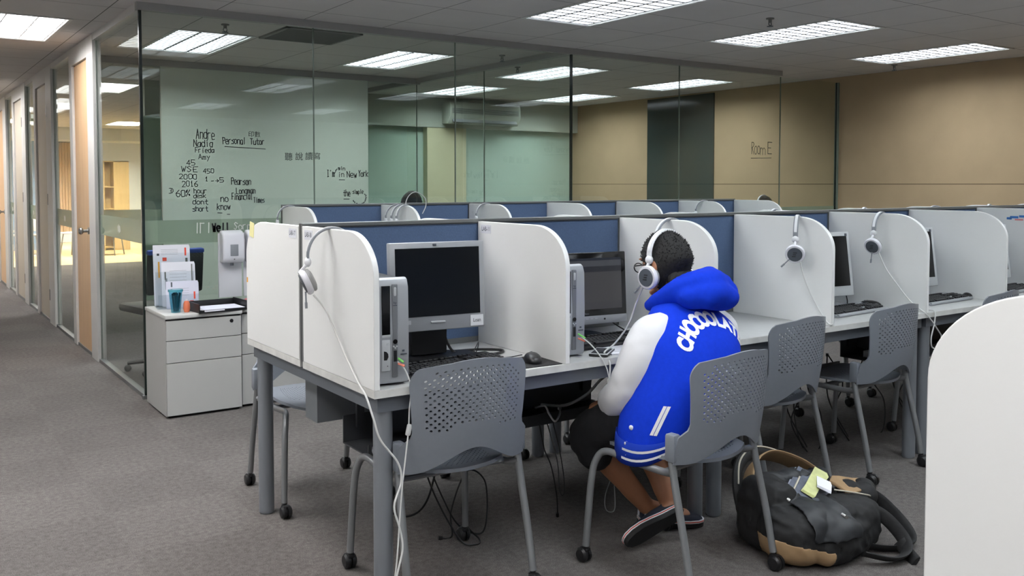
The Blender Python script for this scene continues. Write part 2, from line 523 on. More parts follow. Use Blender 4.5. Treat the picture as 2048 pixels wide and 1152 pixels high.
# ------------------------------------------------------------------ lettering
_tc = {}
def glyphs(txt, bold=0.0):
    key = (txt, bold)
    if key in _tc: return _tc[key]
    cu = bpy.data.curves.new('lettering', 'FONT'); cu.body = txt; cu.size = 1.0; cu.offset = bold; cu.resolution_u = 4
    o = bpy.data.objects.new('lettering', cu); COL.objects.link(o)
    dg = bpy.context.evaluated_depsgraph_get(); dg.update()
    me = bpy.data.meshes.new_from_object(o.evaluated_get(dg))
    vs = [v.co.copy() for v in me.vertices]; fs = [list(p.vertices) for p in me.polygons]
    bpy.data.objects.remove(o); bpy.data.curves.remove(cu); bpy.data.meshes.remove(me)
    _tc[key] = (vs, fs)
    return _tc[key]
def put_text(mb, txt, o, ux, uy, size, bold=0.0, center=False, width=None):
    vs, fs = glyphs(txt, bold)
    if not vs: return
    x0 = min(v.x for v in vs); x1 = max(v.x for v in vs)
    sx = size if width is None else width / max(1e-6, x1 - x0)
    off = (x0 + x1) / 2 if center else x0
    O, X, Y = Vector(o), Vector(ux), Vector(uy)
    mb.raw([O + X * ((v.x - off) * sx) + Y * (v.y * size) for v in vs], fs)

SF = {
 'A': '02 28 42;14 34', 'N': '02 08 42 48', 'F': '02 08 48;05 35', 'W': '08 12 26 32 48', 'S': '47 28 07 16 34 33 12 03',
 'E': '48 08 02 42;05 35', 'P': '02 08 38 47 46 35 05', 'T': '08 48;28 22', 'L': '08 02 42', 'I': '18 38;28 22;12 32', 'Y': '08 25 48;25 22',
 'R': '02 08 38 47 36 05;15 42', 'a': '46 16 05 03 12 32 45;46 42', 'n': '06 02;05 16 36 45 42', 'd': '48 42;45 36 16 05 03 12 32 43',
 'r': '06 02;05 16 36', 'e': '04 44 45 36 16 05 03 12 42', 'i': '26 22;27 28', 'm': '06 02;05 16 25 22;25 36 45 42', 'y': '06 24;46 10',
 'o': '16 05 03 12 32 43 45 36 16', 's': '46 15 05 34 43 32 02', 'l': '28 22', 'u': '06 03 12 32 43;46 42', 't': '28 23 32 42;06 46',
 'h': '08 02;05 16 36 45 42', 'k': '08 02;46 04;14 42', 'w': '06 12 25 32 46', 'g': '46 16 05 03 12 42;46 41 30 10', 'p': '06 00;05 16 36 45 43 32 12 03',
 'c': '46 16 05 03 12 42', '0': '18 07 03 12 32 43 47 38 18', '1': '16 28 22;12 32', '2': '07 18 38 47 46 02 42', '4': '38 04 44;38 32',
 '5': '48 08 05 35 44 43 32 02', '6': '38 05 03 12 32 43 44 35 05', '3': '08 38 47 45 25;45 43 32 02', '%': '02 48;07 18 16 06 07;34 44 43 33 34',
 '>': '04 44;26 44 22', "'": '28 27', ')': '08 26 24 02', '-': '04 34',
}
def ribbon(mb, a, b, X, Y, O, w):
    # a pen stroke: one flat quad from a to b (board coordinates)
    dx, dy = b[0] - a[0], b[1] - a[1]; L = math.hypot(dx, dy)
    if L < 1e-7: return
    dx /= L; dy /= L; e = w * 0.45
    q = [(a[0] - dx * e - dy * w / 2, a[1] - dy * e + dx * w / 2), (a[0] - dx * e + dy * w / 2, a[1] - dy * e - dx * w / 2),
         (b[0] + dx * e + dy * w / 2, b[1] + dy * e - dx * w / 2), (b[0] + dx * e - dy * w / 2, b[1] + dy * e + dx * w / 2)]
    mb.quad(*[O + X * p[0] + Y * p[1] for p in q])
def hand(mb, txt, o, ux, uy, h, width, w=0.006, slope=0.0, jit=0.35):
    # handwriting: h is the capital height, width the whole word's run
    rnd = random.Random(hash(len(txt)) + int(h * 1000) + sum(map(ord, txt)))
    O, X, Y = Vector(o), Vector(ux), Vector(uy)
    n = len(txt); adv = width / max(0.6, n - 0.25); gw = adv * 0.72 / 4; gh = h / 6
    for i, ch in enumerate(txt):
        if ch not in SF: continue
        dy = rnd.uniform(-.06, .06) * h
        for st in SF[ch].split(';'):
            P = [(i * adv + (int(p[0]) + rnd.uniform(-jit, jit)) * gw, dy + slope * (i * adv) + (int(p[1]) - 2 + rnd.uniform(-jit, jit) * 0.6) * gh) for p in st.split()]
            for a, b in zip(P, P[1:]): ribbon(mb, a, b, X, Y, O, w)
# ------------------------------------------------------------------ the room shell
XL, XR, YF, YE = -2.6, XB, -6.2, 21.0
# lamps: (x, y, kind)
LAMPS = [(2.70, 2.02, 'm'), (4.50, 2.02, 'm'), (6.33, 2.02, 'm'), (0.87, 1.70, 'm'),
         (0.87, 5.02, 'r'), (2.70, 5.05, 'r'), (4.50, 5.05, 'r'), (6.33, 5.05, 'r'),
         (4.62, 7.02, 'r'), (6.36, 7.02, 'r'),
         (0.87, -0.98, 'b'), (2.70, -0.98, 'b'), (4.50, -0.98, 'b'), (6.33, -0.98, 'b'),
         (0.87, -3.98, 'b'), (2.70, -3.98, 'b'), (4.50, -3.98, 'b'),
         (-0.42, 5.02, 'h'), (-0.55, 9.6, 'h'), (-0.42, 1.2, 'h'), (-0.42, -2.5, 'h'), (-1.75, -0.8, 'h'), (-1.75, 2.2, 'h'), (0.95, 9.1, 'h'), (0.95, 12.2, 'h'), (-0.6, 13.2, 'h'),  # corridor lamps without a label of their own are unseen, added for brightness
         (0.6, 16.2, 'f'), (2.6, 15.8, 'f'), (-0.9, 16.6, 'f'), (-0.75, 11.4, 'h'), (1.0, 19.2, 'f'), (2.9, 19.0, 'f')]  # kind f: warm lamps added in place of daylight from far windows
LW, LL = 0.58, 1.18

def flat_with_holes(name, x0, x1, y0, y1, z, holes, m):
    xs = sorted({x0, x1} | {h[0] for h in holes} | {h[1] for h in holes})
    ys = sorted({y0, y1} | {h[2] for h in holes} | {h[3] for h in holes})
    b = MB(); V = {}
    def v(i, j):
        if (i, j) not in V: V[i, j] = b.bm.verts.new((xs[i], ys[j], z))
        return V[i, j]
    for i in range(len(xs) - 1):
        for j in range(len(ys) - 1):
            cx, cy = (xs[i] + xs[i + 1]) / 2, (ys[j] + ys[j + 1]) / 2
            if any(h[0] < cx < h[1] and h[2] < cy < h[3] for h in holes): continue
            b._f([v(i, j), v(i, j + 1), v(i + 1, j + 1), v(i + 1, j)])
    o = b.build(name, m, smooth=0)
    return o
holes = [(x - LW / 2, x + LW / 2, y - LL / 2, y + LL / 2) for x, y, k in LAMPS]
struct(flat_with_holes('ceiling', XL, XR, YF, YE, HC, holes, 'ceiling'), 'grey tiled suspended ceiling with recessed louvre lamps', 'ceiling')
fl = MB().span((XL, YF, -0.06), (XR, 14.45, 0)).build('floor', 'carpet', smooth=0)
struct(fl, 'speckled grey carpet floor', 'floor')
fl = MB().span((XL, 14.45, -0.06), (XR, YE, 0)).build('floor_hall', 'wood_floor', smooth=0)
struct(fl, 'pale wooden floor at the far end of the corridor', 'floor')

def wall(name, a, b, m, label):
    return struct(MB().span(a, b).build(name, m, smooth=0), label, 'wall')
wall('wall_right', (XB, YF, 0), (XB + 0.1, 8.1, HC), 'board', 'wall clad in plain brown boards with thin dark joints')
wall('wall_left', (XL - 0.1, YF, 0), (XL, YE, HC), 'wall_white', 'plain white wall on the open side of the corridor')
wall('wall_front', (XL, YF - 0.1, 0), (XR, YF, HC), 'wall_white', 'plain white wall behind the viewer')
wall('wall_back', (1.15, 8.1, 0), (XR, 8.2, 2.12), 'wall_green', 'pale green lower wall at the back of the glass rooms')
wall('wall_back_bulkhead', (1.15, 7.98, 2.12), (XR, 8.2, HC), 'wall_grey', 'grey bulkhead above the pale green back wall')
wall('wall_back_column', (4.68, 7.99, 0), (5.28, 8.12, 2.12), 'wall_cream', 'cream column standing in the pale green back wall')
wall('wall_right_far', (XR, 8.2, 0), (XR + 0.1, YE, HC), 'wall_white', 'white side wall far beyond the glass rooms')
wall('wall_end', (XL, YE, 0), (XR, YE + 0.1, HC), 'wall_white', 'pale end wall far down the corridor')
wall('wall_end_blue', (0.2, 18.6, 0), (1.72, 18.7, 2.3), 'wall_blue', 'light blue wall at the far end of the corridor')
wall('wall_end_bulkhead', (XL, 17.6, 2.26), (XR, 18.7, HC), 'wall_white', 'cream bulkhead over the far blue wall')
struct(MB().span((XB - 0.015, 5.30, 0.0), (XB + 0.02, 6.48, HC - 0.02)).build('window_dark', 'dark_pane', smooth=0), 'dark tinted glass panel between the brown boards', 'window')

# glass front: panes, seams, frosted band
GX = [0.125, 1.272, 2.43, 3.573, 4.84, 6.262, 7.175]
wn = 0
def pane_x(x0, x1, y, z0, z1, label, band=True, dark_left=False, dark_right=False):
    global wn
    wn += 1
    g = MB().span((x0 + 0.003, y - 0.005, z0), (x1 - 0.003, y + 0.005, z1)).build('window_%d' % wn, 'glass', smooth=0)
    struct(g, label, 'window')
    if band:
        MB().span((x0 + 0.01, y + 0.0055, 0.985), (x1 - 0.01, y + 0.0065, 1.137)).build('frosted_band', 'film', g, smooth=0)
    if dark_left: MB().span((x0 - 0.012, y - 0.010, z0), (x0 + 0.006, y + 0.010, z1)).build('dark_edge', 'glass_edge', g, smooth=0)
    else: MB().span((x0 - 0.003, y - 0.0055, z0), (x0 + 0.003, y + 0.0055, z1)).build('seam', 'glass_seam', g, smooth=0)
    if dark_right: MB().span((x1 - 0.006, y - 0.008, z0), (x1 + 0.004, y + 0.008, z1)).build('dark_edge', 'glass_edge', g, smooth=0)
    return g
def pane_y(x, y0, y1, z0, z1, label, band=True):
    global wn
    wn += 1
    g = MB().span((x - 0.005, y0 + 0.003, z0), (x + 0.005, y1 - 0.003, z1)).build('window_%d' % wn, 'glass_hall' if band else 'glass', smooth=0)
    struct(g, label, 'window')
    if band:
        MB().span((x + 0.0055, y0 + 0.01, 0.985), (x + 0.0065, y1 - 0.01, 1.137)).build('frosted_band', 'film', g, smooth=0)
        # the small white emblem in the band: three leaning petals
        b = MB(); yc = (y0 + y1) / 2
        for k, (dy, h) in enumerate(((-0.03, .04), (0.0, .055), (0.032, .04))):
            b.prism([(yc + dy - .012, 1.06 - h / 2), (yc + dy + .008, 1.06 - h / 2 - .008), (yc + dy + .018, 1.06 + h / 2), (yc + dy - .004, 1.06 + h / 2 - .006)], 'X', x - 0.0058, x - 0.0052)
        b.build('band_emblem', 'film_white', g, smooth=0)
    MB().span((x - 0.0055, y1 - 0.003, z0), (x + 0.0055, y1 + 0.003, z1)).build('seam', 'glass_seam', g, smooth=0)
    return g
names = ['glass pane of the front at the corridor corner', 'glass pane of the front behind the second row, before the writing wall', 'glass pane of the front left of the dark corner edge',
         'glass pane of the front right of the dark corner edge', 'wide glass pane in front of the brown boards', 'frameless glass door pane beside the brown wall']
front = []
for i in range(6):
    front.append(pane_x(GX[i], GX[i + 1], YG, 0.02, HC - 0.05 if i < 5 else HC - 0.06, names[i], True, dark_left=(i in (0, 3)), dark_right=(i == 5)))
tr = MB().span((0.10, YG - 0.025, HC - 0.05), (6.262, YG + 0.025, HC)).build('trim_1', 'rail', smooth=0); struct(tr, 'grey ceiling rail along the glass front', 'rail')
tr = MB().span((0.10, YG - 0.02, 0), (7.2, YG + 0.02, 0.022)).build('trim_2', 'alu', smooth=0); struct(tr, 'low aluminium floor channel of the glass front', 'rail')
tr = MB().span((7.176, YG - 0.02, 0), (7.2, YG + 0.02, HC - 0.06)).build('trim_3', 'glass_seam', smooth=0); struct(tr, 'grey green post where the glass meets the brown wall', 'post')
# Room E pane writing
b = MB()
hand(b, 'Roo', (5.835, YG - 0.0065, 1.668), (1, 0, 0), (0, 0, 1), 0.115, 0.12, 0.0058, jit=.12)
hand(b, 'm', (5.962, YG - 0.0065, 1.668), (1, 0, 0), (0, 0, 1), 0.105, 0.075, 0.005, jit=.1)
hand(b, 'E', (6.075, YG - 0.0065, 1.668), (1, 0, 0), (0, 0, 1), 0.115, 0.06, 0.0065, jit=.12)
ribbon(b, (0, 0), (0.30, 0.006), Vector((1, 0, 0)), Vector((0, 0, 1)), Vector((5.825, YG - 0.0065, 1.626)), 0.005)
b.build('marker_writing', 'ink', front[4], smooth=0)
# half wiped writing in the frosted band
b = MB()
for x in (0.455, 0.475, 0.53): ribbon(b, (x, 1.05), (x + .002, 1.115), Vector((1, 0, 0)), Vector((0, 0, 1)), Vector((0, YG - 0.0065, 0)), 0.006)
ribbon(b, (0.475, 1.113), (0.50, 1.113), Vector((1, 0, 0)), Vector((0, 0, 1)), Vector((0, YG - 0.0065, 0)), 0.006)
hand(b, 'Sorry', (0.70, YG - 0.0065, 1.065), (1, 0, 0), (0, 0, 1), 0.045, 0.14, 0.006)
hand(b, 'T', (0.88, YG - 0.0065, 1.065), (1, 0, 0), (0, 0, 1), 0.045, 0.04, 0.006)
b.build('pale_writing', 'film_white', front[0], smooth=0)
b = MB()
hand(b, 'Well', (0.555, YG - 0.0065, 1.06), (1, 0, 0), (0, 0, 1), 0.05, 0.11, 0.011)
b.build('marker_writing', 'ink', front[0], smooth=0)

# corridor glass and doors
YD = [(5.0, 6.06), (7.1, 8.3), (9.0, 10.24), (10.95, 12.2)]
dn = ['maple door in a white frame beside the glass corner', 'beige door in a white frame, second along the corridor', 'white framed doorway, third along the corridor', 'white framed doorway at the far end of the corridor']
ends = [YG] + [d[1] for d in YD]
for i, (a, c) in enumerate(zip(ends, [d[0] for d in YD] + [14.4])):
    pane_y(XC + 0.02, a + (0.008 if i == 0 else 0), c, 0.02, HC - 0.05, ['corridor glass pane meeting the glass front at the corner', 'corridor glass pane between the maple and the beige doors', 'corridor glass pane past the beige door', 'corridor glass pane before the last doorway', 'farthest corridor glass pane'][i])
tr = MB().span((XC - 0.005, YG, HC - 0.05), (XC + 0.045, 14.4, HC)).build('trim_4', 'frame_white', smooth=0); struct(tr, 'pale ceiling rail along the corridor glass', 'rail')
tr = MB().span((XC, YG, 0), (XC + 0.04, 14.4, 0.025)).build('trim_5', 'alu', smooth=0); struct(tr, 'low aluminium floor channel along the corridor', 'rail')
for i, (a, c) in enumerate(YD):
    d = MB()
    j = 0.333 if i == 0 else 0.45
    d.span((XC - 0.010, a, 0), (XC + 0.052, a + j * 0.75, HC - 0.005), 0.003)
    d.span((XC - 0.010, c - 0.14, 0), (XC + 0.052, c, HC - 0.005), 0.003)
    d.span((XC - 0.010, a + j * 0.75, 2.36), (XC + 0.052, c - 0.14, HC - 0.005))
    d = struct(d.build('door_%d' % (i + 1), 'frame_white', smooth=0), dn[i], 'door')
    d2 = MB().span((XC + 0.008, a + j * 0.75 + 0.004, 0.008), (XC + 0.045, c - 0.144, 2.355), 0.003).build('leaf', ['maple', 'beige', 'beige', 'maple'][i], d, smooth=0)
    y = a + j * 0.75 + 0.06
    k = MB(); k.cyl((XC + 0.009, y, 1.0), (XC - 0.012, y, 1.0), 0.028); k.cyl((XC - 0.01, y, 1.0), (XC - 0.05, y, 1.0), 0.012); k.ell((XC - 0.062, y, 1.0), (0.02, 0.028, 0.028))
    if i in (0, 3): k.build('knob', 'steel', d2)
    else:
        k.bm.free()
        for z in (0.28, 1.22, 2.08):
            MB().span((XC + 0.001, a + j * 0.75 - 0.05, z - 0.055), (XC - 0.0115, a + j * 0.75 + 0.0, z + 0.055), 0.002).build('hinge', 'hinge', d, smooth=0)

# first room: rails, back writing wall, cross glass
tr = MB().span((XC + 0.04, YB - 0.03, HC - 0.06), (3.6, YB + 0.03, HC)).build('trim_6', 'rail', smooth=0); struct(tr, 'dark ceiling rail over the writing wall', 'rail')
tr = MB().span((3.545, YG + 0.025, HC - 0.05), (3.60, 7.98, HC)).build('trim_7', 'rail', smooth=0); struct(tr, 'grey ceiling rail between the two glass rooms', 'rail')
pane_x(0.17, 0.895, YB, 0.02, HC - 0.06, 'glass pane left of the white writing wall', True)
pane_x(2.985, 3.56, YB, 0.02, HC - 0.06, 'glass pane right of the white writing wall', True)
pane_y(3.573, YG + 0.012, 4.9, 0.02, HC - 0.05, 'cross glass pane nearest the glass front', False)
pane_y(3.573, 4.9, YB, 0.02, HC - 0.05, 'cross glass pane ending at the back of the first room', False)
pane_y(3.573, YB, 7.97, 0.02, HC - 0.05, 'cross glass pane behind the first room', False)
t = thing('whiteboard', 'tall whitish writing wall covered in black handwritten notes behind the glass front', 'whiteboard', (1.94, YB, 0))
MB().span((-1.045, -0.02, 0.0), (1.04, 0.02, HC - 0.06)).build('board_panel', 'board_glass', t, smooth=0)
b = MB()
NOTES = [('Andre', 1.209, 1.798, .089, .17), ('Nadia', 1.185, 1.722, .062, .175), ('Frieda', 1.198, 1.668, .045, .175), ('Amy', 1.23, 1.604, .047, .10),
 ('45', 1.118, 1.545, .05, .075), ('WSE', 1.067, 1.485, .05, .15), ('450', 1.268, 1.474, .04, .10), ('2000', 1.048, 1.417, .045, .16), ('2016', 1.074, 1.348, .05, .14),
 ('1', 1.285, 1.40, .04, .03), ('->', 1.345, 1.388, .04, .07), ('5', 1.425, 1.388, .045, .035), ('60%', 1.018, 1.252, .06, .125), ('3)', 0.955, 1.288, .045, .045), ('hour', 1.179, 1.283, .046, .12),
 ('desk', 1.178, 1.24, .04, .11), ('dont', 1.168, 1.18, .046, .14), ('short', 1.167, 1.115, .046, .14), ('no', 1.431, 1.20, .06, .07), ('know', 1.396, 1.125, .057, .125),
 ('Pearson', 1.534, 1.366, .062, .19), ('Longman', 1.581, 1.278, .055, .187), ('Financial', 1.537, 1.22, .06, .20), ('Times', 1.75, 1.19, .05, .107),
 ('Personal', 1.457, 1.757, .062, .22), ('Tutor', 1.725, 1.757, .055, .14), ("I'm", 2.515, 1.444, .067, .083), ('in', 2.642, 1.445, .05, .06), ('New', 2.737, 1.44, .062, .11), ('York', 2.868, 1.448, .062, .108),
 ('min', 2.64, 1.515, .035, .075), ('the', 2.696, 1.243, .062, .075), ('simple', 2.80, 1.27, .042, .12)]
X, Z = Vector((1, 0, 0)), Vector((0, 0, 1))
O0 = (-1.94, -0.0215, 0)
for txt, x, z, h, w in NOTES:
    hand(b, txt, (x - 1.94, -0.0215, z), X, Z, h, w, 0.0075 if h > .05 else 0.0065)
Ov = Vector(O0)
for p, q in (((1.476, 1.729), (1.873, 1.714)), ((2.65, 1.415), (2.71, 1.414)), ((2.70, 1.215), (2.76, 1.214)), ((1.40, 1.095), (1.44, 1.093)), ((1.49, 1.08), (1.515, 1.079)),
             ((2.60, 1.48), (2.625, 1.525)), ((2.625, 1.525), (2.61, 1.51))):
    ribbon(b, p, q, X, Z, Ov, 0.007)
rn = random.Random(3)
for k in range(13):
    a = -2.6 + k * 0.26
    x, z = 2.875 + 0.075 * math.cos(a), 1.225 + 0.07 * math.sin(a)
    ribbon(b, (x, z), (x + rn.uniform(-.008, .008), z + rn.uniform(.004, .014)), X, Z, Ov, 0.011)
put_text(b, '印數', (1.706 - 1.94, -0.0215, 1.832), X, Z, 0.062)
put_text(b, '聽', (2.071 - 1.94, -0.0215, 1.612), X, Z, 0.085)
put_text(b, '說', (2.180 - 1.94, -0.0215, 1.616), X, Z, 0.085)
put_text(b, '讀', (2.285 - 1.94, -0.0215, 1.620), X, Z, 0.085)
put_text(b, '寫', (2.378 - 1.94, -0.0215, 1.626), X, Z, 0.075)
b.build('marker_writing', 'ink', t, smooth=0)

# air conditioner on the bulkhead
t = thing('air_conditioner', 'long pale grey wall air conditioner under the ceiling behind the glass', 'air conditioner', (5.46, 7.98, 2.3))
MB().prism([(0.0, -0.13), (0.0, 0.15), (-0.19, 0.15), (-0.215, 0.10), (-0.215, -0.03), (-0.15, -0.13)], 'X', -0.56, 0.56).build('casing', 'wall_grey', t)
b = MB(); b.box((0, -0.187, -0.085), (1.02, 0.012, 0.07), rot=R3(x=-0.55)); b.build('air_flap', 'grey', t, smooth=0)
b = MB()
for k in range(5): b.box((0, -0.218, 0.06 - k * 0.014), (1.06, 0.006, 0.005))
b.build('grille', 'grey_dark', t, smooth=0)

# ------------------------------------------------------------------ lamps, vents, sprinklers
def lamp(kind):
    t = thing('ceiling_light', '', 'ceiling light')
    b = MB()
    w, l, h = LW / 2, LL / 2, 0.10
    b.span((-w, -l, h), (w, l, h + 0.01)); b.span((-w, -l, 0), (-w + 0.006, l, h)); b.span((w - 0.006, -l, 0), (w, l, h))
    b.span((-w, -l, 0), (w, -l + 0.006, h)); b.span((-w, l - 0.006, 0), (w, l, h))
    for a, c in (((-w - .012, -l - .012), (w + .012, -l + .012)), ((-w - .012, l - .012), (w + .012, l + .012)), ((-w - .012, -l), (-w + .012, l)), ((w - .012, -l), (w + .012, l))):
        b.span((a[0], a[1], -0.006), (c[0], c[1], -0.0005))
    b.build('housing', 'fixture', t, smooth=0)
    MB().span((-w + .012, -l + .012, 0.082), (w - .012, l - .012, 0.088)).build('lamp_panel', {'m': 'tube', 'r': 'tube', 'b': 'tube', 'h': 'tube_hall', 'f': 'fill_far'}[kind], t, smooth=0)
    b = MB()
    lw = .004 if kind in 'hf' else .010
    for x in (-w + .02, -w / 3, w / 3, w - .02): b.prism([(x - lw, 0.004), (x + lw, 0.004), (x + .003, .028), (x - .003, .028)], 'Y', -l + .012, l - .012)
    n = 13
    for k in range(n + 1):
        y = -l + .02 + (2 * l - .04) * k / n
        b.prism([(y - .011, 0.003), (y + .011, 0.003), (y + .002, .026), (y - .002, .026)], 'X', -w + .02, w - .02)
    b.build('louvre', 'louvre_glare' if kind in 'hf' else 'louvre', t, smooth=0)
    return t
LL_LABEL = {
 (2.70, 2.02): 'louvred ceiling lamp cut by the upper frame edge, in front of the glass', (4.50, 2.02): 'louvred ceiling lamp, middle of the three in front of the glass rooms',
 (6.33, 2.02): 'louvred ceiling lamp nearest the brown wall, in front of the glass', (0.87, 1.70): 'louvred ceiling lamp above the second row aisle near the corridor',
 (0.87, 5.02): 'bright louvred lamp inside the first glass room near the corridor corner', (2.70, 5.05): 'louvred lamp inside the first glass room near the dark corner edge',
 (4.50, 5.05): 'louvred lamp seen beside the dark glass corner edge in the second room', (6.33, 5.05): 'louvred lamp in the second room close to the brown boards',
 (4.62, 7.02): 'louvred lamp in front of the air conditioner', (6.36, 7.02): 'louvred lamp in the far corner of the second glass room',
 (-0.42, 5.02): 'blown out bright ceiling lamp over the corridor by the maple door', (-0.55, 9.6): 'second bright ceiling lamp along the corridor',
 (0.95, 9.1): 'lamp seen through the corridor glass past the maple door', (0.95, 12.2): 'lamp seen through the corridor glass past the beige door'}
protos = {}
for x, y, k in LAMPS:
    g = {'m': 'lamps in front of the glass rooms', 'r': 'lamps inside the glass rooms', 'b': 'lamps behind the viewer', 'h': 'lamps along the corridor', 'f': 'added lamps standing in for daylight on the far wooden floor'}[k]
    lab = LL_LABEL.get((x, y), {'b': 'louvred ceiling lamp behind the viewer', 'h': 'unseen corridor ceiling lamp added to brighten floor, panels and door frames', 'f': 'warm ceiling lamp added over the far wooden floor in place of sunlit windows', 'm': 'louvred ceiling lamp', 'r': 'louvred ceiling lamp'}[k])
    kk = 'm' if k in 'mrb' else k
    if kk not in protos:
        protos[kk] = lamp(kk); o = protos[kk]; o.location = (x, y, HC)
        tag(o, lab, None, g)
    else: dup(protos[kk], (x, y, HC), 0, lab, g)

t = thing('ceiling_vent', 'slatted ceiling air vent inside the first glass room', 'vent', (1.5, 4.15, HC))
b = MB()
for a, c in (((-.30, -.30), (.30, -.27)), ((-.30, .27), (.30, .30)), ((-.30, -.30), (-.27, .30)), ((.27, -.30), (.30, .30))): b.span((a[0], a[1], -.012), (c[0], c[1], -0.001))
b.build('frame', 'vent', t, smooth=0)
b = MB()
for k in range(11): b.box((0, -.25 + k * .05, -.008), (.54, .004, .022), rot=R3(x=0.7))
b.build('slats', 'vent', t, smooth=0)
MB().span((-.27, -.27, -.002), (.27, .27, -.0005)).build('backing', 'dark_gap', t, smooth=0)
def sprinkler(x, y, lab):
    t = thing('sprinkler', lab, 'sprinkler', (x, y, HC), 0, 'ceiling sprinklers')
    b = MB(); b.cyl((0, 0, 0), (0, 0, -.008), .028); b.cyl((0, 0, -.008), (0, 0, -.03), .012); b.build('base', 'vent', t)
    b = MB(); b.cyl((0, 0, -.055), (0, 0, -.058), .022)
    b.tube([(-.010, 0, -.03), (-.014, 0, -.042), (0, 0, -.055)], .003, 6); b.tube([(.010, 0, -.03), (.014, 0, -.042), (0, 0, -.055)], .003, 6)
    b.build('deflector', 'grey_dark', t)
for x, y, l in ((3.82, 1.66, 'small sprinkler on the ceiling between two louvred lamps'), (0.81, 4.03, 'small sprinkler on the ceiling above the bright first room lamp'),
                (3.31, 4.2, 'small sprinkler just left of the dark corner edge'), (3.89, 4.79, 'small sprinkler just right of the room dividing rail'), (6.75, 2.6, 'small sprinkler close to the brown wall')):
    sprinkler(x, y, l)
t = thing('smoke_detector', 'round white smoke detector on the corridor ceiling', 'smoke detector', (-0.56, 6.6, HC))
b = MB(); b.lathe([(0.001, 0), (.06, 0), (.06, -.02), (.045, -.04), (.001, -.045)]); b.build('housing', 'fixture', t)
b = MB(); b.lathe([(.062, -.001), (.085, -.001), (.085, -.006), (.062, -.006)], seg=24); b.build('mount_ring', 'fixture', t)
t = thing('exit_sign', 'hanging pale sign with a dark arrow over the corridor', 'sign', (0.52, 12.0, 2.28))
MB().box((0, 0, 0), (.36, .03, .16), .004).build('sign_box', 'sign_lit', t, smooth=0)
b = MB(); b.prism([(-.10, 0), (-.03, .055), (-.03, .018), (.10, .018), (.10, -.018), (-.03, -.018), (-.03, -.055)], 'Y', -.018, -.0155); b.build('arrow', 'sign_green', t, smooth=0)
b = MB(); b.cyl((-.1, 0, .08), (-.1, 0, .24), .005); b.cyl((.1, 0, .08), (.1, 0, .24), .005); b.build('hanger', 'alu', t)

# ------------------------------------------------------------------ far end of the corridor
t = thing('bookcase', 'tall birch bookcase seen far away through the corridor glass', 'bookcase', (2.72, 17.9, 0))
b = MB()
b.span((-.20, -.18, 0), (-.18, .18, 1.85)); b.span((.0, -.18, 0), (.30, .18, 1.85)); b.span((-.2, -.18, 1.83), (.3, .18, 1.85)); b.span((-.2, .165, 0), (.3, .18, 1.85))
b.build('carcass', 'birch', t, smooth=0)
for z in (.05, .45, .85, 1.3): MB().span((-.18, -.17, z), (0, .165, z + .02)).build('shelf', 'birch', t, smooth=0)
t = thing('curtain', 'tan curtain hanging by the far blue wall', 'curtain', (1.92, 18.5, 0))
b = MB(); n = 40
b.rings([[Vector((-.17 + .34 * i / n, .02 * math.sin(i * .95) - s, z)) for i in range(n + 1)] + [Vector((-.17 + .34 * i / n, .02 * math.sin(i * .95) + .012 - s, z)) for i in range(n, -1, -1)] for z, s in ((.35, 0), (2.24, 0))])
b.build('cloth', 'curtain', t)
MB().cyl((-.2, 0, 2.245), (.2, 0, 2.245), .012).build('rod', 'alu', t)
def far_chair(x, y, rz, lab):
    t = thing('meeting_chair', lab, 'chair', (x, y, 0), rz, 'white chairs on the far wooden floor')
    MB().box((0, 0, .44), (.42, .42, .03), .012).build('seat', 'white', t)
    MB().box((0, -.2, .70), (.40, .025, .40), .01, R3(x=0.15)).build('backrest', 'white', t)
    for sx in (-1, 1):
        for sy in (-1, 1): MB().cyl((sx * .16, sy * .16, .43), (sx * .20, sy * .21, 0), .011).build('leg', 'steel', t)
for q in ((0.85, 16.2, 2.5, 'white chair at the far end, nearest the corridor doors'), (1.80, 16.55, .9, 'white chair at the far end in front of the tan curtain'), (2.35, 16.4, -2.2, 'white chair at the far end beside the birch bookcase'), (0.70, 17.85, 3.6, 'white chair close against the far blue wall')): far_chair(*q)
t = thing('meeting_table', 'white round table standing on the far wooden floor', 'table', (1.25, 17.15, 0))
b = MB(); b.lathe([(.001, .70), (.42, .70), (.43, .715), (.42, .73), (.001, .73)], seg=32); b.build('top', 'white', t)
b = MB(); b.cyl((0, 0, .02), (0, 0, .70), .03); b.lathe([(.001, 0), (.25, 0), (.24, .02), (.001, .03)]); b.build('pedestal', 'steel', t)
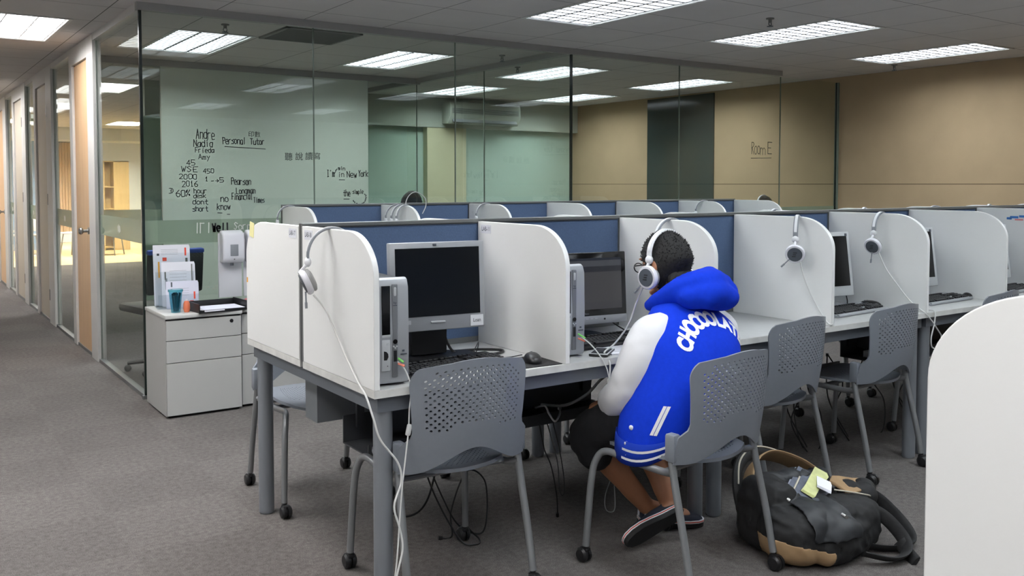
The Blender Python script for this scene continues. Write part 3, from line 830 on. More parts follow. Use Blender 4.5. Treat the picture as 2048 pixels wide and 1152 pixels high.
# ------------------------------------------------------------------ desks, screens, side panels
UW = 2 * S           # one desk unit spans two booths
def bench(label, loc, group, double=True):
    t = thing('bench_desk', label, 'desk', loc, 0, group)
    for a, c in ([(0, D - .012), (D + .012, 2 * D)] if double else [(0, D - .012)]):
        b = MB(); b.span((0.0015, a + .0015, DT - .025), (UW - .0015, c - .0015, DT)); 
        o = b.build('tabletop', 'top', t, smooth=0)
        e = MB(); f = a if a == 0 else c
        for y0 in ([a - .0005] if a == 0 else [c - .0025]):
            e.span((0.001, y0, DT - .0245), (UW - .001, y0 + .003, DT - .0005))
        e.span((0.0, a + .001, DT - .0245), (.0025, c - .001, DT - .0005)); e.span((UW - .0025, a + .001, DT - .0245), (UW, c - .001, DT - .0005))
        e.build('edge_band', 'top_edge', o, smooth=0)
    y1 = 2 * D if double else D
    b = MB()
    b.span((.02, .02, DT - .075), (UW - .02, .05, DT - .026)); b.span((.02, y1 - .05, DT - .075), (UW - .02, y1 - .02, DT - .026))
    b.span((.02, .05, DT - .075), (.05, y1 - .05, DT - .026)); b.span((UW - .05, .05, DT - .075), (UW - .02, y1 - .05, DT - .026))
    b.build('frame', 'desk_steel', t, smooth=0)
    for x in (.055, UW - .055):
        for y in (.055, y1 - .055):
            b = MB(); b.cyl((x, y, 0.006), (x, y, DT - .026), .031, seg=24); b.cyl((x, y, 0), (x, y, .006), .026, seg=24)
            b.build('leg', 'leg_steel', t)
    if double:
        b = MB(); b.span((.10, .695, .465), (UW - .1, .81, .655)); b.build('cable_box', 'duct', t, smooth=0)
        b = MB()
        b.span((.17, .40, .395), (UW - .14, .62, .40)); b.span((.17, .40, .40), (UW - .14, .406, .44)); b.span((.17, .614, .40), (UW - .14, .62, .50)); b.span((.30, .52, .44), (UW - .3, .60, .52))
        for x in (.22, .75, UW - .2): b.span((x, .60, .45), (x + .03, .614, DT - .026)); 
        b.build('cable_tray', 'tray_steel', t, smooth=0)
    return t
G1 = 'double sided bench desks of the front row'
row1 = []
for i, lab in enumerate(['double sided pale grey bench desk at the near corner, under the silver monitor', 'double sided bench desk with an empty top behind the person in blue',
                         'double sided bench desk under the silver keyboards, third along the row', 'double sided bench desk at the far end of the front row']):
    row1.append(bench(lab, (i * UW, 0, 0), G1) if i == 0 else dup(row1[0], (i * UW, 0, 0), 0, lab))
row2 = []
for i, lab in enumerate(['single bench desk of the second row, left end by the writing wall', 'single bench desk of the second row, middle', 'single bench desk of the second row, right end']):
    row2.append(bench(lab, (X2 + i * UW, Y2 - D, 0), 'bench desks of the second row', False) if i == 0 else dup(row2[0], (X2 + i * UW, Y2 - D, 0), 0, lab))
bench('double sided bench desk beside the viewer, under the big white panel', (0.068, -2.94, 0), 'bench desk beside the viewer')

def screen(label, loc, group, z0=DT):
    t = thing('desk_screen', label, 'partition screen', loc, 0, group)
    MB().span((.012, -.011, z0 + .02), (UW - .012, .011, HP - .014)).build('fabric_panel', 'fabric', t, smooth=0)
    b = MB()
    b.span((0.001, -.016, HP - .014), (UW - .001, .016, HP), .002); b.span((0.001, -.014, z0 + .001), (UW - .001, .014, z0 + .022))
    b.span((.001, -.0155, z0 + .022), (.013, .0155, HP - .014)); b.span((UW - .013, -.0155, z0 + .022), (UW - .001, .0155, HP - .014))
    b.build('frame', 'alu', t, smooth=0)
    b = MB(); b.span((.0005, -.004, z0 + .003), (.0015, .004, HP - .002)); b.span((.02, -.0165, HP - .018), (UW - .02, .0165, HP - .0145)); b.build('joint_gap', 'dark_alu', t, smooth=0)
    return t
sc0 = None
for i, lab in enumerate(['blue fabric screen behind the silver monitor at the near corner', 'blue fabric screen behind the empty booth, second along the front row', 'blue fabric screen of the front row, third, mostly behind white panels', 'blue fabric screen at the far right end of the front row']):
    if i == 0: sc0 = screen(lab, (0, D, 0), 'blue screens of the front row')
    else: dup(sc0, (i * UW, D, 0), 0, lab, 'blue screens of the front row')
for i, lab in enumerate(['blue fabric screen of the second row under the marker notes', 'blue fabric screen of the second row, middle one, below the dark corner edge', 'blue fabric screen at the right end of the second row']):
    dup(sc0, (X2 + i * UW, Y2, 0), 0, lab, 'blue screens of the second row')
dup(sc0, (0.068, -2.345, 0), 0, 'blue fabric screen beside the viewer behind the big white panel', 'blue screen beside the viewer')

def panel_poly(d, h=HQ, ry=.19, rz=.145):
    P = [(d, DT), (0.0, DT)]
    for k in range(17):
        a = PI - (PI / 2) * k / 16
        P.append((ry + ry * math.cos(a), h - rz + rz * math.sin(a)))
    P.append((d, h))
    return P
def side_panel(label, loc, group, far=False, tag_txt=None, th=.020):
    t = thing('side_panel', label, 'side panel', loc, 0, group)
    d = D - .018
    P = panel_poly(d)
    if far: P = [(-y, z) for y, z in P]
    b = MB(); b.prism(P, 'X', 0, th); o = b.build('board', ['panel'], t, smooth=50)
    mod(o, 'BEVEL', width=.0022, segments=2, limit_method='ANGLE', angle_limit=math.radians(50)); bake(o)
    if tag_txt:
        yc = (-d + .055) if far else (d - .06)
        b = MB(); b.mi = 0
        b.box((-.0006, yc, 1.190), (.0012, .072, .034))
        o = b.build('paper_label', 'label', t, smooth=0)
        b = MB(); put_text(b, tag_txt, (-.0014, yc, 1.183), (0, -1, 0), (0, 0, 1), .024, .012, True, .058); b.build('lettering', 'text_dark', o, smooth=0)
    return t
GP = 'white near side panels of the front row'
nearlab = ['white side panel at the near corner marked LAB-18', 'white side panel right of the silver monitor marked LAB-11', 'white side panel behind the head of the person in blue', 'white side panel with a headset, right of the empty booth',
           'white side panel with a headset, left of the silver keyboard with a mouse', 'tall white side panel without headset, right of the last visible chair', 'white side panel with a small blue sticker near its top', 'white near side panel beyond the blue sticker', 'white end panel at the far end of the front row']
pn = []
for i in range(9):
    x = i * S if i < 8 else 8 * S - .02
    if i > 0 and i < 8: x -= .01
    if i == 0: pn.append(side_panel(nearlab[0], (x, 0, 0), GP, False, 'LAB-18'))
    elif i == 1: pn.append(side_panel(nearlab[1], (x, 0, 0), GP, False, 'LAB-11'))
    elif i == 2: pn.append(side_panel(nearlab[2], (x, 0, 0), GP))
    else: pn.append(dup(pn[2], (x, 0, 0), 0, nearlab[i], GP))
b = MB()
for k, (dy, dz, w) in enumerate(((0, 0, .05), (-.05, .006, .04), (.03, -.008, .03))): b.box((-.0008, .34 + dy, 1.165 + dz), (.0012, w, .014))
st = b.build('sticker', 'blue_bit', pn[6], smooth=0)
b = MB(); b.box((-.0014, .31, 1.15), (.001, .05, .008)); b.build('sticker_text', 'pink_bit', st, smooth=0)
GF = 'white far side panels of the front row'
farlab = ['white side panel at the corridor end marked LAB-17', 'white far side panel behind the silver monitor', 'white far side panel peeking over the blue screen near the person', 'white far side panel behind the empty booth', 'white far side panel, fourth from the corridor, behind the blue screen',
          'white far side panel, fifth from the corridor, behind the blue screen', 'white far side panel, sixth from the corridor, behind the blue screen', 'white far side panel, seventh from the corridor, behind the blue screen', 'white far end panel of the front row']
fp = []
for i in range(9):
    x = i * S if i < 8 else 8 * S - .02
    if i > 0 and i < 8: x -= .01
    if i == 0:
        fp.append(side_panel(farlab[0], (x, 2 * D, 0), GF, True, 'LAB-17'))
        b = MB(); b.box((-.0006, -.075, 1.185), (.0012, .05, .06), rot=R3(x=.15)); b.build('old_tape', 'yellow_tape', fp[0], smooth=0)
        b = MB(); b.box((-.0006, -.012, .975), (.0012, .012, .02)); b.build('tape_bit', 'orange', fp[0], smooth=0)
    elif i == 1: fp.append(side_panel(farlab[1], (x, 2 * D, 0), GF, True))
    else: fp.append(dup(fp[1], (x, 2 * D, 0), 0, farlab[i], GF))
G2 = 'white side panels of the second row'
lab2 = ['white side panel at the left end of the second row', 'white second row panel draped with several headsets', 'white second row panel with one headset, right of the dark haired head', 'plain white second row panel below the dark corner edge',
        'plain white second row panel in front of the yellowish wall', 'white second row panel with a headset below the dark tinted panel', 'white end panel at the right of the second row']
for i in range(7):
    x = X2 + i * S if i < 6 else X2 + 6 * S - .02
    dup(pn[2], (x - (.01 if 0 < i < 6 else 0), Y2 - D, 0), 0, lab2[i], G2)
side_panel('big bright white rounded panel in the lower right corner beside the viewer', (0.075, -1.757, 0), 'white panel beside the viewer', True)

# ------------------------------------------------------------------ chairs
def perf(S_, nu, nv, hole, hr=.30):
    mb = MB(); V = {}
    def v(i, j):
        if (i, j) not in V: V[i, j] = mb.bm.verts.new(S_(i / nu, j / nv))
        return V[i, j]
    for i in range(nu):
        for j in range(nv):
            c = [v(i, j), v(i + 1, j), v(i + 1, j + 1), v(i, j + 1)]
            if (i + j) % 2 == 0 and hole((i + .5) / nu, (j + .5) / nv):
                o = []
                for k in range(8):
                    a = PI + PI / 8 + k * PI / 4
                    o.append(mb.bm.verts.new(S_((i + .5 + hr * 1.25 * math.cos(a)) / nu, (j + .5 + hr * 1.25 * math.sin(a)) / nv)))
                for s in range(4):
                    mb._f([c[s], c[(s + 1) % 4], o[(2 * s + 2 - 1) % 8], o[(2 * s) % 8]])
                    mb._f([c[s], o[(2 * s) % 8], o[(2 * s - 1) % 8]])
            else: mb._f(c)
    return mb
def back_surface(u, v):
    # u, v in 0..1; outline narrows to a waist above two flat wings
    x = 2 * u - 1
    def half(v):
        if v < .24: w = .236
        elif v < .36: t = (v - .24) / .12; w = .236 + (.202 - .236) * (3 * t * t - 2 * t ** 3)
        else: w = .202 + .018 * (v - .36) / .64
        r = .20
        if v > 1 - r: t = (v - (1 - r)) / r; w -= .075 * (1 - math.sqrt(max(0, 1 - t * t)))
        return w
    k = min(1, abs(x) / .84); k = 3 * k * k - 2 * k ** 3
    zb = .526 - .074 * k
    zt = .816 - .024 * x * x
    z = zb + (.585 - zb) * v / .22 if v < .22 else .585 + (zt - .585) * (v - .22) / .78
    w = half((z - .452) / (.806 - .452))
    X = x * w
    lean = (z - .45) / .35
    Y = -.166 - .040 * lean - .070 * (1 - (X / .226) ** 2) - .010 * math.sin(lean * PI)
    return (X, Y, z)
def back_hole(u, v):
    x = abs(2 * u - 1)
    if x > .82 or v > .91 or v < .25: return False
    return not (x > .72 and v > .85) and not (v < .31 and x < .40)
def seat_surface(u, v):
    a, c = 2 * u - 1, 2 * v - 1
    # squircle outline
    px = a * math.sqrt(max(0, 1 - .36 * c * c)); py = c * math.sqrt(max(0, 1 - .36 * a * a))
    X = px * (.204 + .012 * py); Y = .01 + py * .215
    Z = .438 + .016 * px * px + .010 * max(0, -py) ** 2 - .030 * max(0, (py - .68) / .32) ** 2 * .8
    return (X, Y, Z)
def seat_hole(u, v):
    a, c = 2 * u - 1, 2 * v - 1
    return abs(a) < .72 and -.80 < c < .35
def make_chair(label, group):
    t = thing('perforated_chair', label, 'chair', (0, 0, 0), 0, group)
    o = perf(back_surface, 34, 26, back_hole).build('backrest', 'chair_plastic', t, smooth=50)
    mod(o, 'SOLIDIFY', thickness=.008, offset=0); bake(o)
    o.data.set_sharp_from_angle(angle=math.radians(48))
    o2 = perf(seat_surface, 36, 36, seat_hole, .22).build('seat', 'chair_plastic', t, smooth=50)
    mod(o2, 'SOLIDIFY', thickness=.012, offset=-1); bake(o2)
    o2.data.set_sharp_from_angle(angle=math.radians(48))
    for s in (-1, 1):
        MB().box((s * .2255, -.1505, .505), (.036, .042, .094), .009).build('bracket', 'chair_plastic', t)
        for z in (.488, .532): MB().cyl((s * .222, -.166, z), (s * .222, -.177, z), .0066, seg=10).build('screw', 'black', o)
    for s in (-1, 1):
        p = spline([(s * .224, -.143, .545), (s * .225, -.150, .44), (s * .230, -.205, .21), (s * .232, -.236, .062)], 6)
        MB().tube(p, .0128, 12).build('leg', 'chair_tube', t)
        p = spline([(s * .226, -.158, .425), (s * .205, -.10, .408), (s * .196, .06, .408), (s * .202, .165, .418), (s * .214, .205, .385), (s * .224, .222, .30), (s * .234, .238, .062)], 6)
        MB().tube(p, .0128, 12).build('leg', 'chair_tube', t)
    b = MB(); b.tube([(-.196, .03, .41), (.196, .03, .41)], .010, 8); b.tube([(-.2, -.10, .41), (.2, -.10, .41)], .010, 8); b.build('seat_rail', 'chair_tube', t)
    for s in (-1, 1):
        for y, oy in ((-.236, -.012), (.238, .012)):
            b = MB()
            b.cyl((s * .232, y, .07), (s * .232, y, .048), .010, seg=10)
            b.lathe([(.001, -.022), (.020, -.021), (.027, -.014), (.027, -.004), (.018, -.002), (.018, .002), (.027, .004), (.027, .014), (.020, .021), (.001, .022)], (s * .232, y + oy, .0275), 'X', 18)
            b.box((s * .232, y + oy * .5, .048), (.026, .036, .016), .006)
            b.build('caster', 'black', t)
    return t
GC = 'grey perforated chairs of the front row'
chA = make_chair('grey perforated chair at the near corner in front of the silver monitor', GC)
chA.location = (.327, .168, 0); chA.rotation_euler = (0, 0, math.radians(-2.5))
chB = dup(chA, (1.088, -.228, 0), math.radians(6), 'grey perforated chair the person in blue sits on')
chC = dup(chA, (1.925, .15, 0), math.radians(6), 'empty grey perforated chair behind the backpack')
chD = dup(chA, (2.645, .158, 0), math.radians(4), 'empty grey perforated chair standing before the first silver keyboard')
chE = dup(chA, (3.60, .16, 0), math.radians(6), 'grey perforated chair half hidden by the big white panel')
GFC = 'grey chairs on the far side of the front row'
for k, (x, y, rz, lab) in enumerate(((.335, 1.262, 178, 'grey perforated chair on the corridor end, behind the white LAB-17 panel'), (1.12, 1.36, 182, 'grey chair on the far side behind the silver monitor'),
        (1.96, 1.44, 176, 'grey chair on the far side behind the person in blue'), (2.68, 1.30, 181, 'grey chair on the far side behind the empty booth'), (3.42, 1.12, 178, 'grey chair on the far side under the silver keyboards'), (4.2, 1.2, 183, 'grey chair on the far side at the right end'))):
    dup(chA, (x, y, 0), math.radians(rz), lab, GFC)
GR2 = 'grey chairs of the second row'
for k in range(6):
    lab = ['grey chair of the second row nearest the pedestals', 'grey chair of the second row, second from the pedestals', 'grey chair of the second row, third from the pedestals', 'grey chair of the second row, fourth from the pedestals', 'grey chair of the second row, fifth from the pedestals', 'grey chair of the second row farthest from the pedestals'][k]
    dup(chA, (X2 + (k + .5) * S, Y2 - D + .10, 0), math.radians((-3, 4, 0, 5, -4, 2)[k]), lab, GR2)

# ------------------------------------------------------------------ desktop computers
def tower(label, loc, rz, group):
    t = thing('desktop_computer', label, 'computer', loc, rz, group)
    # origin: middle of the front edge on the desk; depth runs to +y
    w, h, dp = .104, .343, .36
    MB().span((-w / 2, .03, .006), (w / 2, dp, h - .006), .004).build('case', 'black', t, smooth=30)
    P = [(.034, .008), (.006, .008), (.0, .02), (-.004, h * .5), (.0, h - .03), (.010, h - .006), (.022, h), (.034, h)]
    b = MB(); b.prism(P, 'X', -w / 2, w / 2); o = b.build('front_bezel', 'silver', t, smooth=30)
    mod(o, 'BEVEL', width=.003, segments=2, limit_method='ANGLE', angle_limit=math.radians(60)); bake(o)
    f = -.0035
    b = MB(); b.span((-.040, f - .002, .165), (-.012, f + .012, .320), .002); b.build('drive_slot', 'black_gloss', o, smooth=0)
    b = MB(); b.span((-.041, f - .001, .156), (-.011, f + .01, .166), .002); b.build('slot_lip', 'silver_light', o, smooth=0)
    b = MB(); b.span((-.041, f - .001, .050), (-.012, f + .012, .150), .003); b.cyl((-.020, f - .002, .135), (-.020, f + .004, .135), .005, seg=12); b.build('drive_bay', 'silver_light', o)
    b = MB(); b.prism([(-.034, .085), (-.024, .085), (-.019, .095), (-.020, .105), (-.026, .112), (-.034, .114)], 'Y', f - .0018, f); b.cyl((-.022, f - .0018, .066), (-.022, f, .066), .0016, seg=8); b.build('bay_recess', 'black', o, smooth=0)
    b = MB(); b.span((-.006, f - .0012, .028), (.014, f + .006, .325), .0055); b.build('button_strip', 'silver_dark', o)
    b = MB(); b.span((-.001, f - .004, .286), (.009, f + .004, .315), .0045); b.build('power_button', 'silver_light', o)
    b = MB(); b.cyl((.004, f - .003, .142), (.004, f + .004, .142), .0075, seg=18); b.build('camera_port', 'black_gloss', o)
    b = MB()
    for x, z in ((-.001, .127), (.009, .127), (.004, .122)): b.cyl((x, f - .003, z), (x, f + .002, z), .0028, seg=10)
    b.build('buttons', 'silver_light', o)
    b = MB(); b.span((-.002, f - .0016, .078), (.010, f + .004, .114), .001); b.build('ports', 'black', o, smooth=0)
    b = MB(); put_text(b, 'hp', (.004, f - .0018, .262), (1, 0, 0), (0, 0, 1), .011, .01, True); b.span((-.003, f - .0018, .256), (.011, f - .0012, .258)); b.build('emblem', 'text_dark', o, smooth=0)
    b = MB(); b.span((.022, f - .0006, .098), (.044, f - .0002, .102)); b.span((.028, f - .0006, .108), (.036, f - .0002, .114)); b.build('sticker_marks', 'grey_dark', o, smooth=0)
    b = MB(); b.span((-w / 2 - .001, .05, .215), (-w / 2, .064, .315)); b.box((-w / 2 - .0006, .06, .29), (.0012, .03, .02), rot=R3(x=.5)); b.span((-w / 2 - .001, .05, .06), (-w / 2, .066, .17)); b.build('peeling_tape', 'paper', t, smooth=0)
    b = MB()
    for y in (.05, .33): b.span((-w / 2 + .01, y, 0), (w / 2 - .01, y + .03, .006))
    b.build('foot', 'black_matte', t, smooth=0)
    return t
GT = 'silver fronted desktop computers'
tower('black and silver desktop computer at the near corner beside the LAB-18 panel', (.085, .036, DT), math.radians(-5), GT)
tower('desktop computer beside the black monitor, half hidden by the LAB-11 panel', (.847, .085, DT), math.radians(-4), GT)

def monitor(name, label, loc, rz, w, h, chin, body, screen_m, zc, group, tilt=-.05, wide=False):
    t = thing(name, label, 'monitor', loc, rz, group)
    R = R3(x=tilt); C = Vector((0, 0, zc))
    P = lambda x, y, z: C + R @ Vector((x, y, z))
    bz = .021 if not wide else .024
    b = MB(); b.box(P(0, .014, 0), (w, .028, h), .004, R)
    b.box(P(0, .038, -.01), (w * .72, .03, h * .68), .012, R)
    o = b.build('housing', body, t)
    m = MB(); m.box((0, 0, 0), (w - 2 * bz, .003, h - bz - chin), 0, R)
    m.build('screen', screen_m, t, smooth=0, loc=P(0, -.0002, (chin - bz) / 2))
    return t, P, o
# silver 5:4 monitor
t, P, o = monitor('monitor', 'silver monitor with a black screen and a Loan label', (.408, .31, DT), math.radians(-6), .372, .318, .052, 'silver', 'screen_off', .273, 'monitors')
z = -.159
b = MB(); b.box(P(-.005, -.0015, z + .030), (.058, .006, .008), .003, R3(x=-.05)); b.build('buttons', 'silver_light', o)
b = MB(); b.box(P(-.012, -.0008, .1485), (.014, .002, .008), .001, R3(x=-.05)); b.build('emblem', 'grey_dark', o)
b = MB(); b.box(P(.150, -.0022, z + .026), (.052, .002, .040), 0, R3(x=-.05)); q = b.build('paper_label', 'white', o, smooth=0)
b = MB(); put_text(b, 'Loan', P(.150, -.0036, z + .020), (1, 0, 0), (0, .05, 1), .019, .006, True, .030); b.build('lettering', 'ink', q, smooth=0)
b = MB(); b.box(P(-.13, -.0012, z + .034), (.04, .002, .014), 0, R3(x=-.05)); q = b.build('asset_sticker', 'silver_light', o, smooth=0)
b = MB(); b.span((-.09, .035, .02), (.05, .075, .20), .006); b.build('stand', 'black', t)
b = MB(); b.prism([(-.16, -.10), (-.05, -.12), (.10, -.10), (.17, -.02), (.15, .08), (0, .12), (-.14, .09)], 'Z', .0005, .016); b.build('base', 'black', t, smooth=0)
# black wide monitor
t, P, o = monitor('monitor', 'black wide monitor with a dim page open, in front of the person in blue', (1.135, .40, DT), math.radians(-7), .46, .300, .062, 'black_gloss', 'screen_on', .205, 'monitors', -.06, True)
b = MB(); b.box(P(0, -.001, -.132), (.456, .006, .034), .002, R3(x=-.06)); q = b.build('chin', 'silver', o)
b = MB()
for k in range(7): b.box(P(-.06 + k * .022, -.0045, -.126), (.013, .003, .0025), 0, R3(x=-.06))
b.build('buttons', 'silver_light', q, smooth=0)
b = MB(); b.cyl(P(.115, -.005, -.13), P(.115, -.002, -.13), .0045, seg=10); b.build('power_light', 'black', q)
b = MB(); put_text(b, 'ViewSonic', P(0.02, -.0008, -.108), (1, 0, 0), (0, .06, 1), .010, .004, True); b.build('emblem', 'grey', o, smooth=0)
b = MB(); b.cyl((0, .05, .015), (0, .05, .12), .035, seg=20); b.build('stand', 'black', t)
b = MB(); b.lathe([(.001, 0), (.12, 0), (.118, .012), (.001, .018)], (0, .03, 0.0005), seg=30); b.build('base', 'black', t)
# light silver monitors in the next booths
for k, (x, lab) in enumerate(((2.66, 'light silver monitor half hidden by the white panel above the first silver keyboard'), (3.425, 'light silver monitor of which only a strip shows above the second silver keyboard'), (4.22, 'light silver monitor hidden behind the tall plain white panel'))):
    if k == 0:
        t, P, o = monitor('monitor', lab, (x, .33, DT), math.radians(-8), .36, .325, .05, 'silver_light', 'screen_off', .235, 'light silver monitors', -.14)
        b = MB(); b.box(P(.155, -.0015, .147), (.014, .003, .014), .001, R3(x=-.14)); b.build('emblem', 'grey_dark', o)
        b = MB(); b.span((-.06, .04, .01), (.06, .075, .17), .006); b.build('stand', 'silver', t)
        b = MB(); b.lathe([(.001, 0), (.115, 0), (.11, .012), (.001, .018)], (0, .03, 0.0005), seg=28); b.build('base', 'silver', t)
        pm = t
    else: dup(pm, (x, .33, DT), math.radians(-9), lab)

def keyboard(label, loc, rz, group, body, keys, lip=None):
    t = thing('keyboard', label, 'keyboard', loc, rz, group)
    P = [(-.08, 0.001), (.08, 0.001), (.08, .026), (-.062, .015), (-.08, .010)]
    MB().prism(P, 'X', -.225, .225).build('tray', body, t, smooth=0)
    b = MB()
    rows = [(-.055, .0150), (-.036, .0164), (-.017, .0178), (.002, .0193), (.021, .0208), (.050, .0230)]
    rn = random.Random(5)
    for r, (y, z) in enumerate(rows):
        if r == 0: ks = [(-.205, .022), (-.18, .022), (-.155, .022), (-.075, .115), (.0, .022), (.025, .022), (.05, .022)]
        elif r == 5: ks = [(-.207, .016)] + [(-.165 + i * .019 + (i // 4) * .010, .016) for i in range(12)]
        else: ks = [(-.205 + (r % 3) * .004 + i * .0192, .0168) for i in range(14)]
        for x, w in ks: b.box((x, y, z + .004), (w, .0155, .010), .002, seg=1)
        if r in (0, 3, 4, 5):
            for i in range(3):
                if r == 0 or r > 2: b.box((.087 + i * .019, y, z + .004), (.0162, .0155, .010), .002, seg=1)
        if r == 1: b.box((.106, y, z + .004), (.0162, .0155, .010), .002, seg=1)
        if r < 5:
            for i in range(4): b.box((.151 + i * .019, y, z + .004), (.0162, .0155, .010), .002, seg=1)
    b.build('keys', keys, t, smooth=0)
    if lip:
        b = MB(); b.tube([(-.222, -.079, .010), (.222, -.079, .010)], .0075, 10); b.build('front_lip', lip, t)
    return t
GK = 'keyboards of the front row'
keyboard('black keyboard behind the near corner chair', (.36, .165, DT), math.radians(5), GK, 'black', 'black')
keyboard('black keyboard in front of the black wide monitor', (1.17, .245, DT), math.radians(1), GK, 'black', 'black')
k4 = keyboard('silver keyboard with black keys, nearer of the two right of the empty booth', (2.66, .225, DT), math.radians(-2), GK, 'silver', 'black', 'silver')
k4.location = (2.72, .235, DT); k4.rotation_euler = (0, 0, math.radians(4))
dup(k4, (3.50, .225, DT), math.radians(3), 'silver keyboard with black keys beside the black mouse')
dup(k4, (4.38, .25, DT), math.radians(4), 'silver keyboard with black keys at the right picture edge')
def mouse(label, loc, rz, group):
    t = thing('mouse', label, 'mouse', loc, rz, group)
    b = MB(); b.ell((0, 0, .006), (.031, .057, .027), 24, p=.9)
    for v in b.bm.verts: v.co.z = max(.0008, v.co.z)
    b.build('shell', 'black', t)
    b = MB(); b.cyl((-.004, .03, .0265), (.004, .03, .0265), .005, seg=12); b.build('scroll_wheel', 'grey_dark', t)
    b = MB(); b.box((0, .03, .0285), (.0012, .03, .002), rot=R3(x=-.28)); b.build('button_gap', 'black_matte', t, smooth=0)
    return t
MB_ = MB().box((0, 0, .0015), (.21, .18, .003)).build('mouse_pad', 'black_matte', smooth=0, loc=(.640, .105, DT)); MB_.rotation_euler = (0, 0, math.radians(-3))
tag(MB_, 'thin black mouse pad at the front edge of the near desk', 'mouse pad')
mouse('black mouse on the mouse pad by the LAB-11 panel', (.672, .095, DT + .003), math.radians(-25), 'mice')
mouse('black mouse at the right end of the silver keyboard', (3.80, .22, DT), math.radians(-60), 'mice')
mouse('black mouse beside the first silver keyboard', (3.0, .30, DT), math.radians(10), 'mice')
# ------------------------------------------------------------------ loose cables on and under the desks
def cable(label, pts, r=.003, m='cable_black', n=8, name='cable', group='black cables', plug=True, cat='cable'):
    o = Vector(pts[0])
    t = thing(name, label, cat, o, 0, group)
    q = [p - o for p in spline(pts, n)]
    MB().tube(q, r, 6).build('wire', m, t)
    if plug:
        d = (q[-1] - q[-2]).normalized()
        MB().cyl(q[-1] - d * .012, q[-1] + d * .004, r * 2.2, seg=8).build('plug', m, t)
    return t
z = DT + .006
cable('thick black monitor cable looping on the near desk', [(.42, .37, .90), (.47, .40, .84), (.50, .36, z + .01), (.57, .30, z), (.66, .29, z), (.70, .34, z), (.63, .40, z), (.52, .43, z), (.42, .45, z + .02), (.33, .46, z)], .005)
cable('black power cable hanging behind the silver monitor', [(.47, .37, .92), (.485, .40, .82), (.46, .43, .76), (.40, .44, z), (.36, .48, z)], .004)
cable('thin black mouse cable running over the near desk', [(.665, .15, DT + .02), (.64, .20, z), (.57, .22, z), (.50, .22, z), (.52, .27, z), (.565, .29, z + .05), (.55, .31, z), (.44, .38, z)], .0018)
cable('black cable loop behind the wide monitor', [(1.28, .42, .85), (1.34, .44, .78), (1.38, .38, z), (1.32, .34, z), (1.2, .40, z), (1.08, .46, z)], .003)
cable('thin dark cable hanging at the light silver monitor', [(2.78, .35, .80), (2.86, .38, .86), (2.90, .38, .80), (2.89, .37, z), (2.80, .42, z)], .003)
F = .006
cable('tangled black cable hanging below the near desk, left loop', [(.30, .50, .44), (.26, .44, .30), (.24, .42, .20), (.34, .42, .14), (.44, .45, .18), (.52, .50, .36), (.52, .52, .45)], .0042)
cable('black cable drooping to the floor behind the near chair', [(.42, .50, .44), (.43, .46, .30), (.47, .42, .16), (.53, .36, F + .02), (.58, .34, F), (.62, .37, F), (.60, .46, F + .06), (.63, .50, .24), (.60, .52, .40)], .0036)
cable('second black cable drooping to the floor beside the near chair caster', [(.44, .52, .44), (.46, .50, .32), (.52, .48, .16), (.57, .44, .05), (.66, .42, F), (.70, .44, .08), (.70, .46, .20), (.63, .48, .24), (.56, .48, .10), (.55, .46, F), (.50, .47, F)], .0034)
cable('black loop of cable hanging by the knee of the person', [(.99, .46, .44), (.985, .36, .26), (.975, .33, .15), (.985, .32, .12), (1.01, .34, .15), (1.02, .38, .26), (1.03, .46, .42)], .0026)
cable('black cable hanging straight from the tray left of the person', [(.93, .41, .42), (.95, .40, .30), (.98, .39, .22), (1.0, .38, .10), (1.02, .40, F)], .0030)
cable('thin grey loop hanging under the person\'s chair', [(1.30, .48, .42), (1.23, .30, .22), (1.14, .24, .11), (1.13, .22, .06), (1.17, .22, .05), (1.20, .25, .10), (1.24, .32, .24), (1.33, .48, .42)], .0022, 'cable_grey', group='grey cables')
cable('grey cable bundle rising beside the person\'s sleeve', [(1.02, .56, .44), (1.05, .40, .46), (1.09, .30, .52), (1.11, .22, .60), (1.15, .14, .645), (1.25, .12, .65)], .006, 'cable_grey', group='grey cables')
cable('white looped cable under the desk left of the person', [(.98, .50, .44), (.955, .40, .47), (.945, .36, .45), (.96, .34, .42), (1.0, .36, .44), (1.06, .44, .44)], .004, 'cable_white', group='grey cables')
cable('thick black strap hanging under the desk by the second empty chair', [(2.35, .46, .44), (2.36, .40, .34), (2.40, .36, .29), (2.46, .34, .34), (2.50, .40, .42)], .014)
for k, (x, dx) in enumerate(((2.60, .05), (2.75, -.04), (2.95, .05), (3.3, -.05), (3.55, .06))):
    cable(['black cable under the second empty chair, left one', 'black cable under the second empty chair, middle one', 'black cable beside the paired desk legs', 'black cable hanging right of the paired desk legs', 'black cable hanging by the half hidden chair'][k],
          [(x, .52, .45), (x + dx, .46, .30), (x - dx, .44, .16), (x + dx * .5, .40, F), (x + dx * 2, .46, F), (x + dx, .55, .2), (x + .05, .56, .44)], .0036)
def adapter(label, loc, rz):
    t = thing('power_adapter', label, 'power adapter', loc, rz, 'power bricks under the desks')
    MB().box((0, 0, .017), (.065, .14, .034), .008).build('brick', 'black', t)
    MB().tube(spline([(0, .07, .017), (.02, .13, .01), (-.03, .19, .006), (.02, .24, .006)], 6), .004, 6).build('wire', 'cable_black', t)
adapter('black power brick lying in the tray under the near desk', (.62, .47, .401), 1.5)
adapter('black power brick lying in the tray under the person\'s desk', (1.05, .46, .401), 1.4)
adapter('black power brick lying in the tray under the silver keyboards', (2.62, .46, .401), 1.6)
adapter('black power brick lying in the tray right of the paired legs', (3.45, .47, .401), 1.5)
o = MB().span((0, 0, 0), (.42, .05, .04), .004).build('power_strip', 'white', smooth=30, loc=(3.25, .46, .401)); tag(o, 'white power strip in the tray under the half hidden chair', 'power strip')

